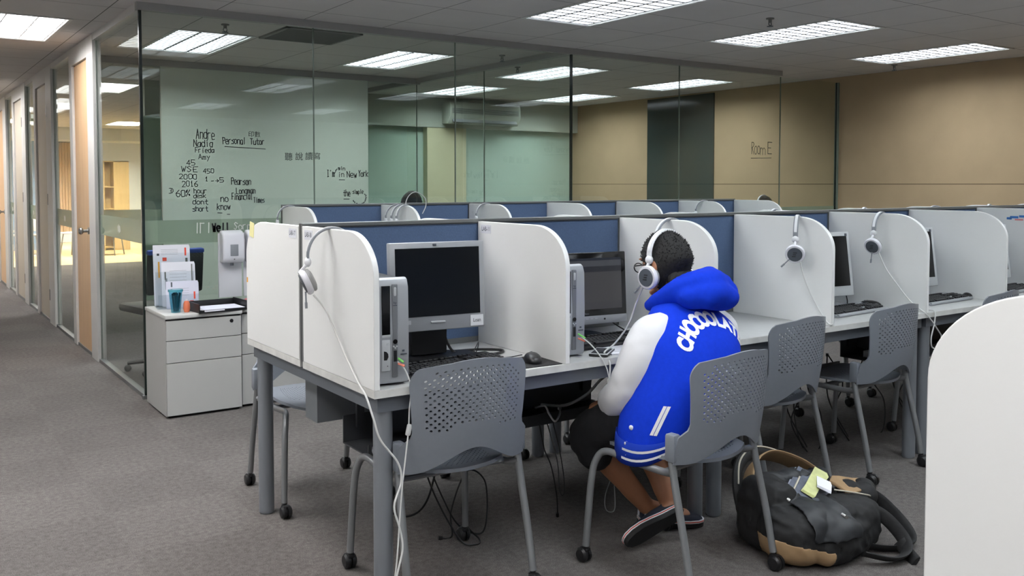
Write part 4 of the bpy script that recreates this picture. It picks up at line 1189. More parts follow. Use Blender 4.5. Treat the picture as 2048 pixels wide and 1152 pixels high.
# ------------------------------------------------------------------ phone and papers
t = thing('mobile_phone', 'dark phone with a silver rim lying in front of the black keyboard', 'phone', (.985, .082, DT), math.radians(-52))
b = MB(); b.box((0, 0, .006), (.072, .142, .010), .004); b.build('body', 'black', t)
b = MB(); b.box((0, 0, .0105), (.069, .138, .0016), .0007); o = b.build('rim', 'silver_light', t)
b = MB(); b.box((0, -.002, .0116), (.060, .112, .001)); b.build('screen', 'black_gloss', t, smooth=0)
b = MB(); b.box((0, -.064, .0116), (.016, .005, .001), .0004); b.build('home_button', 'silver', t)
t = thing('paper_sheets', 'sheets of white paper on the desk beside the phone', 'paper', (1.11, .105, DT), math.radians(-24))
for k, (dx, a) in enumerate(((0, 0), (.012, .08), (-.006, -.05))):
    b = MB(); b.box((dx, 0, .0012 + k * .0012), (.15, .21, .0009), rot=R3(z=a)); o = b.build('sheet', 'paper', t, smooth=0)
b = MB()
for k in range(9): b.box((-.006 + (k % 3) * .002, .08 - k * .018, .00415), (.10 + .02 * (k % 2), .0022, .0003), rot=R3(z=-.05))
b.build('printed_lines', 'grey', o, smooth=0)

# ------------------------------------------------------------------ headsets
def headset(label, loc, rz, group=None, half=.078, drop=.165, cable_pts=None, tilt=.32, plugs=None, mic=(0, -1), mic_side=-1, split=None, band_m='grey', lie=0.0):
    # origin: underside of the band's top; the band arches across local x, the cups hang at -x and +x
    t = thing('headset', label, 'headset', loc, rz, group)
    arch = [Vector((half * math.sin(a) * 1.02, 0, -(drop - .055) * (1 - math.cos(a)) * (.5 if abs(a) < PI / 2 else .5) * 1.55)) for a in [(-1 + 2 * k / 24) * PI * .53 for k in range(25)]]
    b = MB(); b.tube([p + Vector((0, 0, .004)) for p in arch], .0105, 10, flat=(Vector((0, 0, 1)), 1.0))
    # flatten the band: narrow across its thickness
    for v in b.bm.verts: pass
    b.bm.free()
    b = MB()
    rs = []
    for k, p in enumerate(arch):
        tn = (arch[min(k + 1, 24)] - arch[max(k - 1, 0)]).normalized(); nr = Vector((-tn.z, 0, tn.x))
        if nr.z < 0 and abs(p.x) < half * .5: nr = -nr
        w = .011
        rs.append([p + Vector((0, w * cy, 0)) + nr * (.004 * cz) for cy, cz in ((-1, -.5), (-.8, -1), (.8, -1), (1, -.5), (1, .5), (.8, 1), (-.8, 1), (-1, .5))])
    b.rings(rs); o = b.build('headband', band_m, t)
    rs = []
    b = MB()
    for k, p in list(enumerate(arch))[2:-2]:
        tn = (arch[k + 1] - arch[k - 1]).normalized(); nr = Vector((-tn.z, 0, tn.x)); nr = nr if nr.dot(p - Vector((0, 0, -.07))) > 0 else -nr
        rs.append([p + Vector((0, .006 * cy, 0)) + nr * (.0046 + .0012 * cz) for cy, cz in ((-1, -1), (1, -1), (1, 1), (-1, 1))])
    b.rings(rs); b.build('band_strip', 'white', o)
    for s in (-1, 1):
        e = arch[0] if s < 0 else arch[-1]
        R = R3(y=s * tilt)
        c = Vector((e.x + s * .002, 0, -drop))
        j = MB(); j.ell(e + Vector((0, 0, -.008)), (.012, .017, .017), 14); j.tube([e + Vector((0, 0, -.012)), c + R @ Vector((s * .008, 0, .040))], .0055, 8); j.build('hinge', 'white', t)
        cup = MB()
        def ring(prof, mb, seg=28):
            mb.rings([[c + R @ Vector((s * h, r * math.cos(a), r * math.sin(a))) for a in [2 * PI * k / seg for k in range(seg)]] for r, h in prof])
        ring([(.001, -.006), (.039, -.006), (.0445, 0), (.0445, .010), (.041, .015), (.0335, .0155), (.001, .0155)], cup)
        cp = cup.build('ear_cup', 'white_gloss', t)
        q = MB(); ring([(.001, -.024), (.026, -.023), (.038, -.018), (.041, -.011), (.038, -.006), (.001, -.006)], q); q.build('ear_cushion', 'cushion', cp)
        q = MB(); ring([(.001, .0154), (.0335, .0156), (.0325, .018), (.001, .0185)], q); q.build('cup_disc', 'grey_dark', cp)
        q = MB()
        for k in range(3):
            q.box(c + R @ Vector((s * .0188, -.002 + .003 * k, .010 - .009 * k)), (.0008, .017 - .003 * (k % 2), .004), rot=R)
        q.build('disc_lettering', 'black', cp, smooth=0)
        if s == mic_side:
            m_ = MB(); a = c + R @ Vector((s * .008, 0, 0)) + Vector((0, mic[0] * .030, mic[1] * .030)); d = Vector((0, mic[0], mic[1])).normalized()
            m_.tube([a, a + d * .018, a + d * .040], [.003, .0028, .0028], 8); m_.tube([a + d * .036, a + d * .056], [.0045, .0045], 8); m_.build('microphone', 'grey', cp)
    inv = Matrix.Rotation(-rz, 3, 'Z')
    if cable_pts:
        L = [inv @ (Vector(p) - Vector(loc)) for p in cable_pts]
        w = MB().tube(spline(L, 8), .0033, 7).build('cable', 'cable_white' if not split else 'cable_white', t)
        if split:
            P = [inv @ (Vector(p) - Vector(loc)) for p in split]
            MB().tube(spline(P, 8), .0024, 7).build('cable_tail', 'cable_white', w)
        if plugs:
            for k, (p, q, mm) in enumerate(plugs):
                A = inv @ (Vector(p) - Vector(loc)); B = inv @ (Vector(q) - Vector(loc))
                MB().cyl(A, B, .0042, .0032, 8).build('plug', mm, w)
    return t
GH = 'white headsets hung on the panels of the front row'
# near corner: the long white cable runs down to the floor and back up to the tower's jacks
f = -.012
headset('white headset hung on the near corner LAB-18 panel', (.010, .335, HQ + .003), math.radians(-14), GH, .080, .178,
        [(-.072, .30, 1.005), (-.045, .27, .96), (-.030, .235, .90), (-.022, .165, .82), (-.018, .075, .745), (-.02, .018, .715), (-.012, -.018, .65), (.005, -.03, .585), (.062, -.035, .505), (.070, -.04, .445), (.043, -.045, .375), (.060, -.05, .30), (.066, -.055, .24), (.045, -.06, .17), (.022, -.065, .09), (.02, -.06, .012), (.06, -.03, .008), (.13, -.02, .05), (.16, .0, .008), (.10, .04, .008)],
        split=[(.10, .04, .008), (.03, -.04, .03), (.045, -.055, .20), (.058, -.05, .32), (.072, -.045, .44), (.09, -.035, .53), (.105, -.025, .605), (.115, -.012, .66), (.124, -.004, .70), (.122, .0, .75), (.108, .012, .79), (.094, .026, .808)],
        plugs=[((.106, .008, .808), (.094, .022, .820), 'green_plug'), ((.108, .006, .796), (.094, .022, .803), 'pink_plug')], tilt=.42, mic=(-.25, -1))
b = MB(); b.span((-.008, -.006, -.018), (.008, .006, .018), .004); o = b.build('cable_splitter', 'cable_white', loc=(.105, -.026, .60)); tag(o, 'white plastic splitter on the cable hanging from the near computer', 'cable splitter'); o.rotation_euler = (0, .25, 0)
headset('white headset hung on the panel right of the empty booth', (3 * S, .20, HQ + .003), math.radians(32), GH, .080, .170,
        [(2.21, .135, 1.02), (2.225, .13, .96), (2.235, .10, .88), (2.24, .05, .80), (2.25, .01, .745), (2.262, -.004, DT + .01), (2.30, .05, DT + .003), (2.36, .075, DT + .003), (2.38, .12, DT + .003), (2.34, .14, DT + .003), (2.30, .10, DT + .004)], tilt=.30, mic=(.7, -.7))
headset('white headset hung on the panel left of the second silver keyboard', (4 * S, .265, HQ + .003), math.radians(8), GH, .080, .168,
        [(2.965, .235, 1.02), (2.975, .20, .94), (2.985, .14, .86), (2.995, .07, .78), (3.005, .005, .735), (3.03, -.015, .70), (3.09, -.02, .64), (3.13, -.015, .60), (3.10, -.02, .55), (3.04, -.02, .56), (3.03, -.02, .61), (3.06, -.018, .68), (3.08, -.004, .735), (3.08, .05, DT + .003)], tilt=.40, mic=(.1, -1))
headset('white headset hung behind the head of the person in blue', (2 * S, .26, HQ + .003), math.radians(-6), GH, .078, .17, tilt=.35)
GH2 = 'white headsets hung in the second row'
h0 = headset('white headset on the left end panel of the second row', (X2 + .01, Y2 - .12, HQ + .003), math.radians(-10), GH2, .078, .17, tilt=.38)
for k, (i, dy, rz, lab) in enumerate(((1, .30, -12, 'first of three white headsets bunched on a second row panel'), (1, .235, 5, 'middle of three white headsets bunched on a second row panel'), (1, .17, 12, 'last of three white headsets bunched on a second row panel'),
                                     (2, .30, -8, 'white headset on the second row panel right of the dark haired head'), (5, .22, -20, 'white headset on the second row panel below the dark tinted glass'))):
    dup(h0, (X2 + i * S, Y2 - D + dy + .05, HQ + .003), math.radians(rz), lab, GH2)
GH3 = 'white headsets peeking over the front row screens'
for k, (i, y, rz, lab) in enumerate(((5, .88, 20, 'white headset top peeking over the screen beside the tall white panel'), (6, .86, -25, 'white headset top peeking over the screen behind the blue sticker panel'), (4, .95, 10, 'white headset top peeking over the screen above the first silver keyboard'), (7, .90, 15, 'white headset top peeking over the screen at the right picture edge'))):
    dup(h0, (i * S, y, HQ + .003), math.radians(rz), lab, GH3)
# white cable arching over the second row screen
cable('white cable looping up over the second row screen below the dark hair', [(1.95, 3.40, 1.15), (1.95, 3.46, 1.22), (2.0, 3.50, 1.285), (2.06, 3.50, 1.31), (2.12, 3.48, 1.27), (2.12, 3.46, 1.21), (2.08, 3.44, 1.15)], .0032, 'cable_white', group='white cables', plug=False)

# ------------------------------------------------------------------ drawer pedestals and what stands on them
def pedestal(label, x0, y0, group, top_clear=False):
    t = thing('drawer_pedestal', label, 'cabinet', (x0, y0, 0), 0, group)
    w, d, h = .442, .49, .585
    b = MB(); b.span((0, .018, .012), (w, d, h)); b.build('body', 'cab', t, smooth=0)
    MB().span((-.004, -.006, h), (w + .004, d + .002, h + .022), .003).build('top', 'cab_top', t, smooth=30)
    MB().span((.012, .03, 0), (w - .012, d - .02, .012)).build('plinth', 'dark_gap', t, smooth=0)
    zs = [.014, .325, .455, h - .010]
    for k in range(3):
        o = MB().span((.002, 0, zs[k] + .002), (w - .002, .017, zs[k + 1] - .002), .0015).build('drawer', 'cab', t, smooth=0)
        if k == 2:
            b = MB(); b.cyl((w - .06, -.002, zs[3] - .028), (w - .06, .004, zs[3] - .028), .011, seg=18); b.build('lock', 'black', o)
    MB().span((.003, .012, .015), (w - .003, .0175, h)).build('drawer_gap', 'dark_gap', t, smooth=0)
    return t
pedestal('pale grey drawer pedestal with a black tray on top, by the glass corner', .098, 2.925, 'drawer pedestals')
pedestal('pale grey drawer pedestal half hidden by the LAB-17 panel', .552, 2.965, 'drawer pedestals')
ZT = .607
t = thing('letter_tray', 'flat black letter tray holding white paper on the pedestal', 'letter tray', (.425, 3.02, ZT), math.radians(4))
b = MB(); b.span((-.15, -.11, 0), (.15, .12, .006)); b.span((-.15, -.11, .006), (-.145, .12, .055)); b.span((.145, -.11, .006), (.15, .12, .055)); b.span((-.15, .115, .006), (.15, .12, .05)); b.span((-.15, -.11, .006), (.15, -.105, .018))
b.build('tray', 'black', t, smooth=0)
b = MB(); b.box((.0, -.01, .012), (.25, .20, .008), rot=R3(z=.06)); b.build('paper_stack', 'paper', t, smooth=0)
b = MB(); b.box((.01, -.015, .018), (.24, .19, .002), rot=R3(z=-.05)); b.build('top_sheet', 'paper_lav', t, smooth=0)
# leaflet stand: three tiers of printed sheets
t = thing('leaflet_holder', 'stepped stand of printed leaflets on the pedestal by the glass', 'leaflet holder', (.245, 3.27, ZT), math.radians(-8))
b = MB(); b.span((-.115, -.09, 0), (.125, .10, .004)); b.prism([(-.09, 0.004), (-.086, .09), (-.088, .09), (-.093, .004)], 'X', -.11, .125)
b.prism([(.0, .004), (.03, .22), (.033, .22), (.004, .004)], 'X', -.115, .115); b.prism([(.06, .004), (.10, .33), (.103, .33), (.064, .004)], 'X', -.12, .11)
b.build('stand', glass_mat('clear_plastic', (.93, .95, .96, 1), 1.0), t, smooth=0)
def leaflet(x, y, z0, w, h, lean, yaw, mm, marks):
    R = R3(x=lean, z=yaw)
    P = lambda u, v, d=0: Vector((x, y, z0)) + R @ Vector((u, d, v))
    b = MB()
    for k in range(4): b.box(P(.002 * k, h / 2 - .004 * k, .004 * k), (w, .002, h), rot=R)
    o = b.build('leaflet', mm, t, smooth=0)
    for k, (u, v, du, dv, m) in enumerate(marks):
        MB().box(P(u, v, -.0014), (du, .0008, dv), rot=R).build('print', m, o, smooth=0)
lines = [(-.02, .06 + .02 * k, .12, .0016, 'grey') for k in range(5)]
leaflet(-.01, .075, .01, .215, .375, -.16, 0, 'paper', [(-.04, .285, .024, .022, 'red'), (-.078, .315, .014, .014, 'ink'), (.085, .33, .010, .05, 'red'), (.09, .27, .014, .04, 'ink_grey'), (-.075, .22, .010, .10, 'orange')] + [(-.01, .345 - k * .01, .10, .0014, 'grey') for k in range(4)])
leaflet(.02, .01, .006, .195, .275, -.18, 0, 'paper', [(-.075, .19, .008, .05, 'ink_grey'), (-.07, .14, .012, .07, 'grey'), (.082, .18, .006, .16, 'ink_grey'), (.089, .18, .003, .16, 'grey')] + [(.0, .22 - k * .02, .10, .0014, 'grey') for k in range(5)])
leaflet(.03, -.075, .004, .185, .165, -.12, 0, 'paper_lav', [(-.06, .145, .009, .03, 'grey_dark'), (.055, .03, .022, .026, 'red'), (.072, .075, .010, .045, 'red')] + [(.0, .12 - k * .014, .08, .0012, 'grey') for k in range(4)])
t = thing('pen_cup', 'clear teal cup full of dark teal pens on the pedestal', 'cup', (.185, 3.04, ZT))
b = MB(); b.lathe([(.001, .0005), (.027, .0005), (.040, .135), (.037, .135), (.025, .006), (.001, .006)], seg=24); b.build('cup', glass_mat('clear_teal', (.62, .85, .90, 1), 1.2), t)
b = MB(); b.lathe([(.039, .125), (.0425, .125), (.0425, .138), (.039, .138)], seg=24); b.build('rim', 'teal', t)
rn = random.Random(9)
for k in range(12):
    a = k * 2.399; r = .008 + .012 * (k % 3) / 2
    MB().cyl((r * .7 * math.cos(a), r * .7 * math.sin(a), .008), (r * 1.45 * math.cos(a), r * 1.45 * math.sin(a), rn.uniform(.10, .13)), .0045, seg=8).build('pen', 'teal_dark', t)
t = thing('hand_cream', 'small coral tube standing against the teal pen cup', 'tube', (.243, 3.02, ZT))
b = MB(); b.lathe([(.001, 0), (.014, 0), (.020, .02), (.019, .05), (.013, .066), (.001, .07)], seg=16); b.build('tube', 'coral', t)
MB().cyl((0, 0, .068), (0, 0, .078), .007, seg=10).build('cap', 'paper', t)
def dispenser(x, lab):
    t = thing('soap_dispenser', lab, 'soap dispenser', (x, YG - .0056, .80), 0, 'white dispensers')
    MB().span((-.078, -.016, -.185), (.078, 0, .245), .004).build('back_plate', 'white_gloss', t, smooth=30)
    b = MB(); b.prism([(-.016, .045), (-.085, .05), (-.105, .07), (-.108, .20), (-.095, .245), (-.06, .262), (-.016, .265)], 'X', -.073, .073)
    o = b.build('cover', 'white_gloss', t, smooth=30); mod(o, 'BEVEL', width=.016, segments=4, limit_method='ANGLE', angle_limit=math.radians(40)); bake(o)
    b = MB(); b.box((0, -.1085, .135), (.052, .004, .075), .006); b.build('level_window', 'grey', o)
    b = MB(); b.cyl((0, -.104, .075), (0, -.107, .075), .004, seg=10); b.build('lock', 'silver_dark', o)
    b = MB(); b.cyl((0, -.05, .05), (0, -.05, .03), .012, seg=12); b.build('nozzle', 'grey', t)
dispenser(.665, 'white soap dispenser on the glass, left of the pair')
dispenser(.832, 'white soap dispenser on the glass, behind the LAB-17 panel')
t = thing('sweet_bag', 'clear bag of pink and blue wrapped sweets on the second pedestal', 'bag of sweets', (.68, 3.12, ZT))
b = MB(); b.ell((0, 0, .022), (.075, .055, .022), 20)
for v in b.bm.verts: v.co += Vector((0, 0, .006 * mnoise.noise(v.co * 40))); v.co.z = max(.001, v.co.z)
b.build('wrapper', glass_mat('clear_film', (.95, .95, .96, 1), 1.6, .15), t)
for k in range(10):
    a = k * 2.399; MB().ell((.045 * math.cos(a) * (.4 + .06 * k), .032 * math.sin(a) * (.4 + .06 * k), .012 + .012 * (k % 2)), (.014, .009, .008), 10).build('sweet', ['pink_bit', 'blue_bit', 'paper'][k % 3], t)
o = MB().span((-.11, -.10, 0), (.16, .18, .012), .003).build('document_tray', 'black', smooth=30, loc=(.66, 3.10, ZT)); tag(o, 'flat dark folder under the bag of sweets on the second pedestal', 'folder')
t.location.z = ZT + .012
# ------------------------------------------------------------------ people
def shift(mb, O):
    for v in mb.bm.verts: v.co -= Vector(O)
    return mb
def limb(mb, pts, rad, seg=14, n=5):
    P = spline(pts, n); R = []
    k = len(pts) - 1
    for i in range(len(P)):
        t = i / n; a = min(int(t), k - 1); f = t - a
        f = f * f * (3 - 2 * f)
        R.append(rad[a] * (1 - f) + rad[a + 1] * f)
    mb.tube(P, R, seg)
    mb.ell(P[0], (R[0] * .99,) * 3, 12); mb.ell(P[-1], (R[-1] * .99,) * 3, 12)
def fuse(o, vox, smooth=3, fac=.5):
    mod(o, 'REMESH', mode='VOXEL', voxel_size=vox, use_smooth_shade=True)
    if smooth: mod(o, 'SMOOTH', iterations=smooth, factor=fac)
    return bake(o)
def head_pt(d, c, tilt, k=1.0, turn=0.0):
    # a head as a deformed sphere: full at the back, narrow at the jaw; d is a unit direction (x side, y front, z up)
    x, y, z = d
    w = .077; dp = .098; h = .116
    if z < 0:
        t = -z
        w *= 1 - .30 * t * t; dp *= (1 - .10 * t) if y > 0 else (1 - .48 * t)
    else:
        dp *= 1.0 + (.04 * (1 - z) if y < 0 else 0)
    p = Vector((x * w * k, y * dp * k + (.012 if z < 0 and y > 0 else 0) * -z, z * h * k))
    return Vector(c) + Matrix.Rotation(turn, 3, 'Z') @ (Matrix.Rotation(tilt, 3, 'X') @ p)
def add_head(mb, c, tilt, turn=0.0, seg=36):
    n = 22; rs = []
    for i in range(n + 1):
        a = -PI / 2 + PI * i / n
        ca, sa = max(.02, math.cos(a)), math.sin(a)
        rs.append([head_pt((ca * math.cos(b), ca * math.sin(b), sa), c, tilt, 1.0, turn) for b in [2 * PI * k / seg for k in range(seg)]])
    mb.rings(rs)
    W = Matrix.Rotation(turn, 3, 'Z') @ Matrix.Rotation(tilt, 3, 'X')
    L = lambda x, y, z: Vector(c) + W @ Vector((x, y, z))
    mb.tube([L(0, .094, .02), L(0, .106, -.01), L(0, .118, -.034), L(0, .098, -.042)], [.008, .010, .0135, .009], 10)   # nose
    mb.ell(L(-.012, .103, -.036), (.008, .010, .007), 10); mb.ell(L(.012, .103, -.036), (.008, .010, .007), 10)
    mb.ell(L(0, .094, -.063), (.022, .012, .006), 12); mb.ell(L(0, .092, -.073), (.019, .012, .007), 12)                   # lips
    mb.ell(L(0, .083, -.098), (.024, .016, .014), 12)                                                                     # chin
    for s in (-1, 1):
        mb.ell(L(s * .030, .088, .032), (.022, .012, .006), 12)                                                           # brow
        mb.ell(L(s * .046, .070, -.02), (.016, .018, .012), 12)                                                           # cheek
        mb.ell(L(s * .079, -.004, -.012), (.008, .018, .031), 14, W @ R3(z=s * .35)); mb.ell(L(s * .077, .004, -.036), (.006, .010, .012), 10, W)
    return L, W
def hair_cap(mb, c, tilt, turn, spikes=700, k=1.075, seed=1, line=-.35):
    n, seg = 26, 48
    keep = lambda d: d[2] > (line if d[1] < .1 else (line + .42 + (d[1] - .1) * 1.1)) or False
    G = {}
    for i in range(n + 1):
        a = -PI / 2 + PI * i / n; ca, sa = max(.001, math.cos(a)), math.sin(a)
        for j in range(seg):
            b = 2 * PI * j / seg; d = (ca * math.cos(b), ca * math.sin(b), sa)
            kk = k + .018 * mnoise.noise(Vector(d) * 9)
            G[i, j] = (mb.bm.verts.new(head_pt(d, c, tilt, kk, turn)), d)
    for i in range(n):
        for j in range(seg):
            q = [G[i, j], G[i, (j + 1) % seg], G[i + 1, (j + 1) % seg], G[i + 1, j]]
            if all(keep(v[1]) for v in q): mb._f([v[0] for v in q])
    for v in [v for v in mb.bm.verts if not v.link_faces]: mb.bm.verts.remove(v)
    rn = random.Random(seed)
    for _ in range(spikes):
        z = rn.uniform(line + .05, 1); a = rn.uniform(0, 2 * PI); r = math.sqrt(1 - z * z)
        d = (r * math.cos(a), r * math.sin(a), z)
        if not keep(d): continue
        p = head_pt(d, c, tilt, k * .985, turn); q = head_pt(d, c, tilt, k + .09, turn)
        q = p + (q - p).normalized() * rn.uniform(.003, .008) + Vector((rn.uniform(-.003, .003), rn.uniform(-.003, .003), rn.uniform(-.001, .003)))
        t = (q - p); u = t.orthogonal().normalized() * .0022; w = t.normalized().cross(u)
        mb.raw([p + u, p - u * .5 + w * .87, p - u * .5 - w * .87, q], [(0, 1, 3), (1, 2, 3), (2, 0, 3)])
def add_hand(mb, wrist, fwd, palm_n, side, curl=.5, size=1.0):
    # palm, four unequal bent fingers and a thumb leaving the palm's side
    f = Vector(fwd).normalized(); nrm = Vector(palm_n); nrm = (nrm - f * nrm.dot(f)).normalized(); l = f.cross(nrm) * side
    Wp = Vector(wrist); s = size
    B = Matrix((l, f, nrm)).transposed()
    mb.ell(Wp + f * .045 * s, (.038 * s, .052 * s, .014 * s), 16, B, .85)
    for k, (o, ln) in enumerate(((-.028, .060), (-.010, .070), (.009, .067), (.027, .052))):
        p = Wp + f * .085 * s + l * o * s; d = f.copy(); pts = [p - f * .02 * s]; 
        for m_, part in enumerate((.45, .32, .23)):
            pts.append(p.copy())
            d = (d * math.cos(curl * (.55 + .25 * m_)) + nrm * math.sin(curl * (.55 + .25 * m_))).normalized()
            p = p + d * ln * part * s * 1.05
        pts.append(p)
        mb.tube(spline(pts, 4), [.0088 * s] * 9 + [.0080 * s] * 4 + [.0072 * s] * 3 + [.005 * s], 10)
    p = Wp + f * .022 * s - l * .030 * s
    mb.tube(spline([p, p - l * .018 * s + f * .022 * s + nrm * .006, p - l * .022 * s + f * .046 * s + nrm * .016, p - l * .015 * s + f * .066 * s + nrm * .024], 4), [.0105 * s] * 5 + [.0095 * s] * 5 + [.0085 * s] * 2 + [.006 * s], 10)

O = Vector((1.088, -.20, 0))
person = thing('person', 'person in a royal blue jacket with white sleeves and black shorts, seated in headphones', 'person', O)
HC_ = (1.185, -.055, 1.072); HT, HTN = -.22, .10
b = MB()
L, W = add_head(b, HC_, HT, HTN)
limb(b, [(1.185, -.10, 1.02), (1.18, -.13, .93), (1.17, -.16, .84)], [.050, .050, .060])
limb(b, [(1.16, -.175, .78), (1.13, -.20, .68), (1.09, -.21, .56)], [.10, .115, .12])
limb(b, [(1.05, -.165, .815), (1.29, -.165, .815)], [.055, .055])
limb(b, [(1.015, -.15, .84), (.965, -.13, .73), (.948, -.10, .615)], [.052, .045, .038]); limb(b, [(.948, -.10, .615), (.968, -.01, .575), (.992, .055, .548)], [.038, .034, .024])
limb(b, [(1.325, -.15, .84), (1.39, -.10, .73), (1.395, -.06, .62)], [.052, .045, .038]); limb(b, [(1.395, -.06, .62), (1.34, .03, .58), (1.27, .085, .55)], [.038, .034, .024])
limb(b, [(1.01, -.20, .535), (1.0, .0, .49), (.998, .165, .405)], [.085, .080, .058]); limb(b, [(1.18, -.20, .535), (1.21, .0, .49), (1.245, .165, .41)], [.085, .080, .058])
limb(b, [(.998, .165, .40), (1.075, .155, .30), (1.165, .125, .18), (1.225, .095, .10)], [.056, .056, .043, .034]); limb(b, [(1.245, .16, .40), (1.25, .09, .30), (1.25, .03, .20), (1.250, -.005, .135)], [.056, .055, .043, .034])
limb(b, [(1.225, .095, .095), (1.30, .06, .06), (1.37, .03, .045)], [.034, .036, .030]); limb(b, [(1.25, -.018, .125), (1.16, -.034, .098), (1.07, -.036, .076)], [.028, .024, .018])
add_hand(b, (.992, .055, .548), (.35, 1, -.25), (.1, -.3, -1), -1, .45); add_hand(b, (1.27, .085, .55), (-.9, .5, -.2), (0, -.2, -1), 1, .45)
body = shift(b, O).build('body', 'skin', person); fuse(body, .0048, 4)
b = MB(); hair_cap(b, HC_, HT, HTN, 2200, 1.085, 1, -.80); b.ell(L(0, -.050, -.070), (.062, .040, .062), 20, W); shift(b, O).build('hair', 'hair', person, smooth=60)
b = MB()
for s in (-1, 1): b.ell(L(s * .031, .088, .004), (.012, .008, .008), 14)
e = shift(b, O).build('eyes', 'paper', person)
b = MB()
for s in (-1, 1): b.ell(L(s * .031, .0955, .003), (.005, .002, .005), 12)
shift(b, O).build('iris', 'hair', e)
g = MB()
for s in (-1, 1):
    g.tube([L(s * .034 + .025 * math.cos(a), .112, .002 + .018 * math.sin(a)) for a in [2 * PI * k / 20 for k in range(20)]], .0022, 6, close=True)
    g.tube([L(s * .058, .111, .008), L(s * .080, .085, .008), L(s * .083, .02, .004), L(s * .080, -.02, -.012)], .0026, 6)
g.tube([L(-.010, .112, .006), L(0, .115, .009), L(.010, .112, .006)], .002, 6)
shift(g, O).build('glasses', 'black', person)

# jacket: torso loft
def ring_at(z, cx, cy, a, c, p=.86, drop=0.0, n=56):
    r = []
    for k in range(n):
        t = 2 * PI * k / n
        co, si = math.cos(t), math.sin(t)
        x = a * math.copysign(abs(co) ** p, co); y = c * math.copysign(abs(si) ** p, si)
        r.append(Vector((cx + x, cy + y, z - drop * max(0, abs(co) - .55) / .45)))
    return r
LV = [(.462, 1.083, -.200, .222, .160, .062), (.490, 1.085, -.204, .224, .164, .052), (.518, 1.088, -.208, .224, .168, .036), (.56, 1.095, -.212, .221, .170, .014), (.63, 1.105, -.22, .208, .168, 0),
      (.70, 1.125, -.22, .205, .160, 0), (.76, 1.145, -.212, .206, .152, 0), (.81, 1.158, -.200, .203, .142, 0), (.85, 1.168, -.185, .188, .128, 0), (.885, 1.174, -.165, .160, .110, 0), (.915, 1.18, -.145, .118, .092, 0), (.945, 1.184, -.125, .088, .080, 0), (.965, 1.186, -.115, .078, .074, 0)]
rs = []
for i, q in enumerate(LV):
    z, cx, cy, a, c, dr = q
    r = ring_at(z, cx, cy, a, c, .86, dr)
    if 2 < i < 10:
        for k, v in enumerate(r):
            d = Vector((v.x - cx, v.y - cy, 0)).normalized()
            f = .007 * mnoise.noise(Vector((v.x * 9, v.y * 9, z * 7))) + .004 * mnoise.noise(Vector((v.x * 22 + z * 20, v.y * 20, z * 26)))
            r[k] = v + d * f
    rs.append(r)
b = MB(); b.rings(rs, cap=False)
tor = shift(b, O).build('jacket', 'jacket', person); mod(tor, 'SUBSURF', levels=2, render_levels=2); mod(tor, 'SOLIDIFY', thickness=.006, offset=-1); bake(tor)
bv = BVHTree.FromPolygons([v.co.copy() for v in tor.data.vertices], [list(p.vertices) for p in tor.data.polygons])
def onto(p, d, off=.0012):
    h = bv.ray_cast(Vector(p) - O - Vector(d) * .6, Vector(d))
    return (h[0] - Vector(d) * off) if h[0] is not None else None
# ribbed waistband with two white stripes, studs, pocket welt
b = MB(); b.rings([ring_at(*LV[0][:1], LV[0][1], LV[0][2], LV[0][3] + .003, LV[0][4] + .003, .86, LV[0][5]), ring_at(LV[1][0], LV[1][1], LV[1][2], LV[1][3] + .0035, LV[1][4] + .0035, .86, LV[1][5]), ring_at(.516, 1.088, -.208, .2265, .1705, .86, .036)], cap=False)
rib = shift(b, O).build('waistband', 'jacket_rib', tor); mod(rib, 'SOLIDIFY', thickness=.004, offset=0); bake(rib)
for z, l0, i0 in ((.478, LV[0], 0), (.499, LV[1], 1)):
    b = MB()
    for z2, h in ((z, .0),):
        t = (z - LV[i0][0]) / (LV[i0 + 1][0] - LV[i0][0]); q = [LV[i0][k] * (1 - t) + LV[i0 + 1][k] * t for k in range(6)]
        b.rings([ring_at(z - .0042, q[1], q[2], q[3] + .0068, q[4] + .0068, .86, q[5]), ring_at(z + .0042, q[1], q[2], q[3] + .0068, q[4] + .0068, .86, q[5])], cap=False)
    # keep the side and back arcs only: the front placket is plain
    for f in [f for f in b.bm.faces if f.calc_center_median().y > -.185]: b.bm.faces.remove(f)
    shift(b, O).build('stripe', 'white', rib)
dl = Vector((.94, .34, 0)).normalized(); sl = Vector((-dl.y, dl.x, 0))
def side_pt(s, z, off=.0015):
    c0 = Vector((1.09, -.21, z)); return onto(c0 + sl * s, dl, off)
for s, z in ((.085, .435), (.092, .472), (.075, .53)):
    p = side_pt(s, z)
    if p is not None: b = MB(); b.ell(p, (.004, .009, .009), 12, Matrix.Rotation(math.atan2(dl.y, dl.x), 3, 'Z')); b.build('snap_button', 'white', tor)
dp = Vector((.78, .62, 0)).normalized(); sp_ = Vector((-dp.y, dp.x, 0))
b = MB()
for a0, a1 in ((-.0125, -.001), (.001, .0125)):
    P = []
    for k in range(9):
        t = k / 8; z = .520 + .10 * t; s0 = .055 - .045 * t
        c0 = Vector((1.09, -.21, z))
        P.append((onto(c0 + sp_ * (s0 + a0), dp, .003), onto(c0 + sp_ * (s0 + a1), dp, .003)))
    if all(p[0] is not None and p[1] is not None for p in P):
        for A, B_ in zip(P, P[1:]): b.quad(A[0], A[1], B_[1], B_[0])
b.build('pocket_welt', 'white', tor, smooth=0)
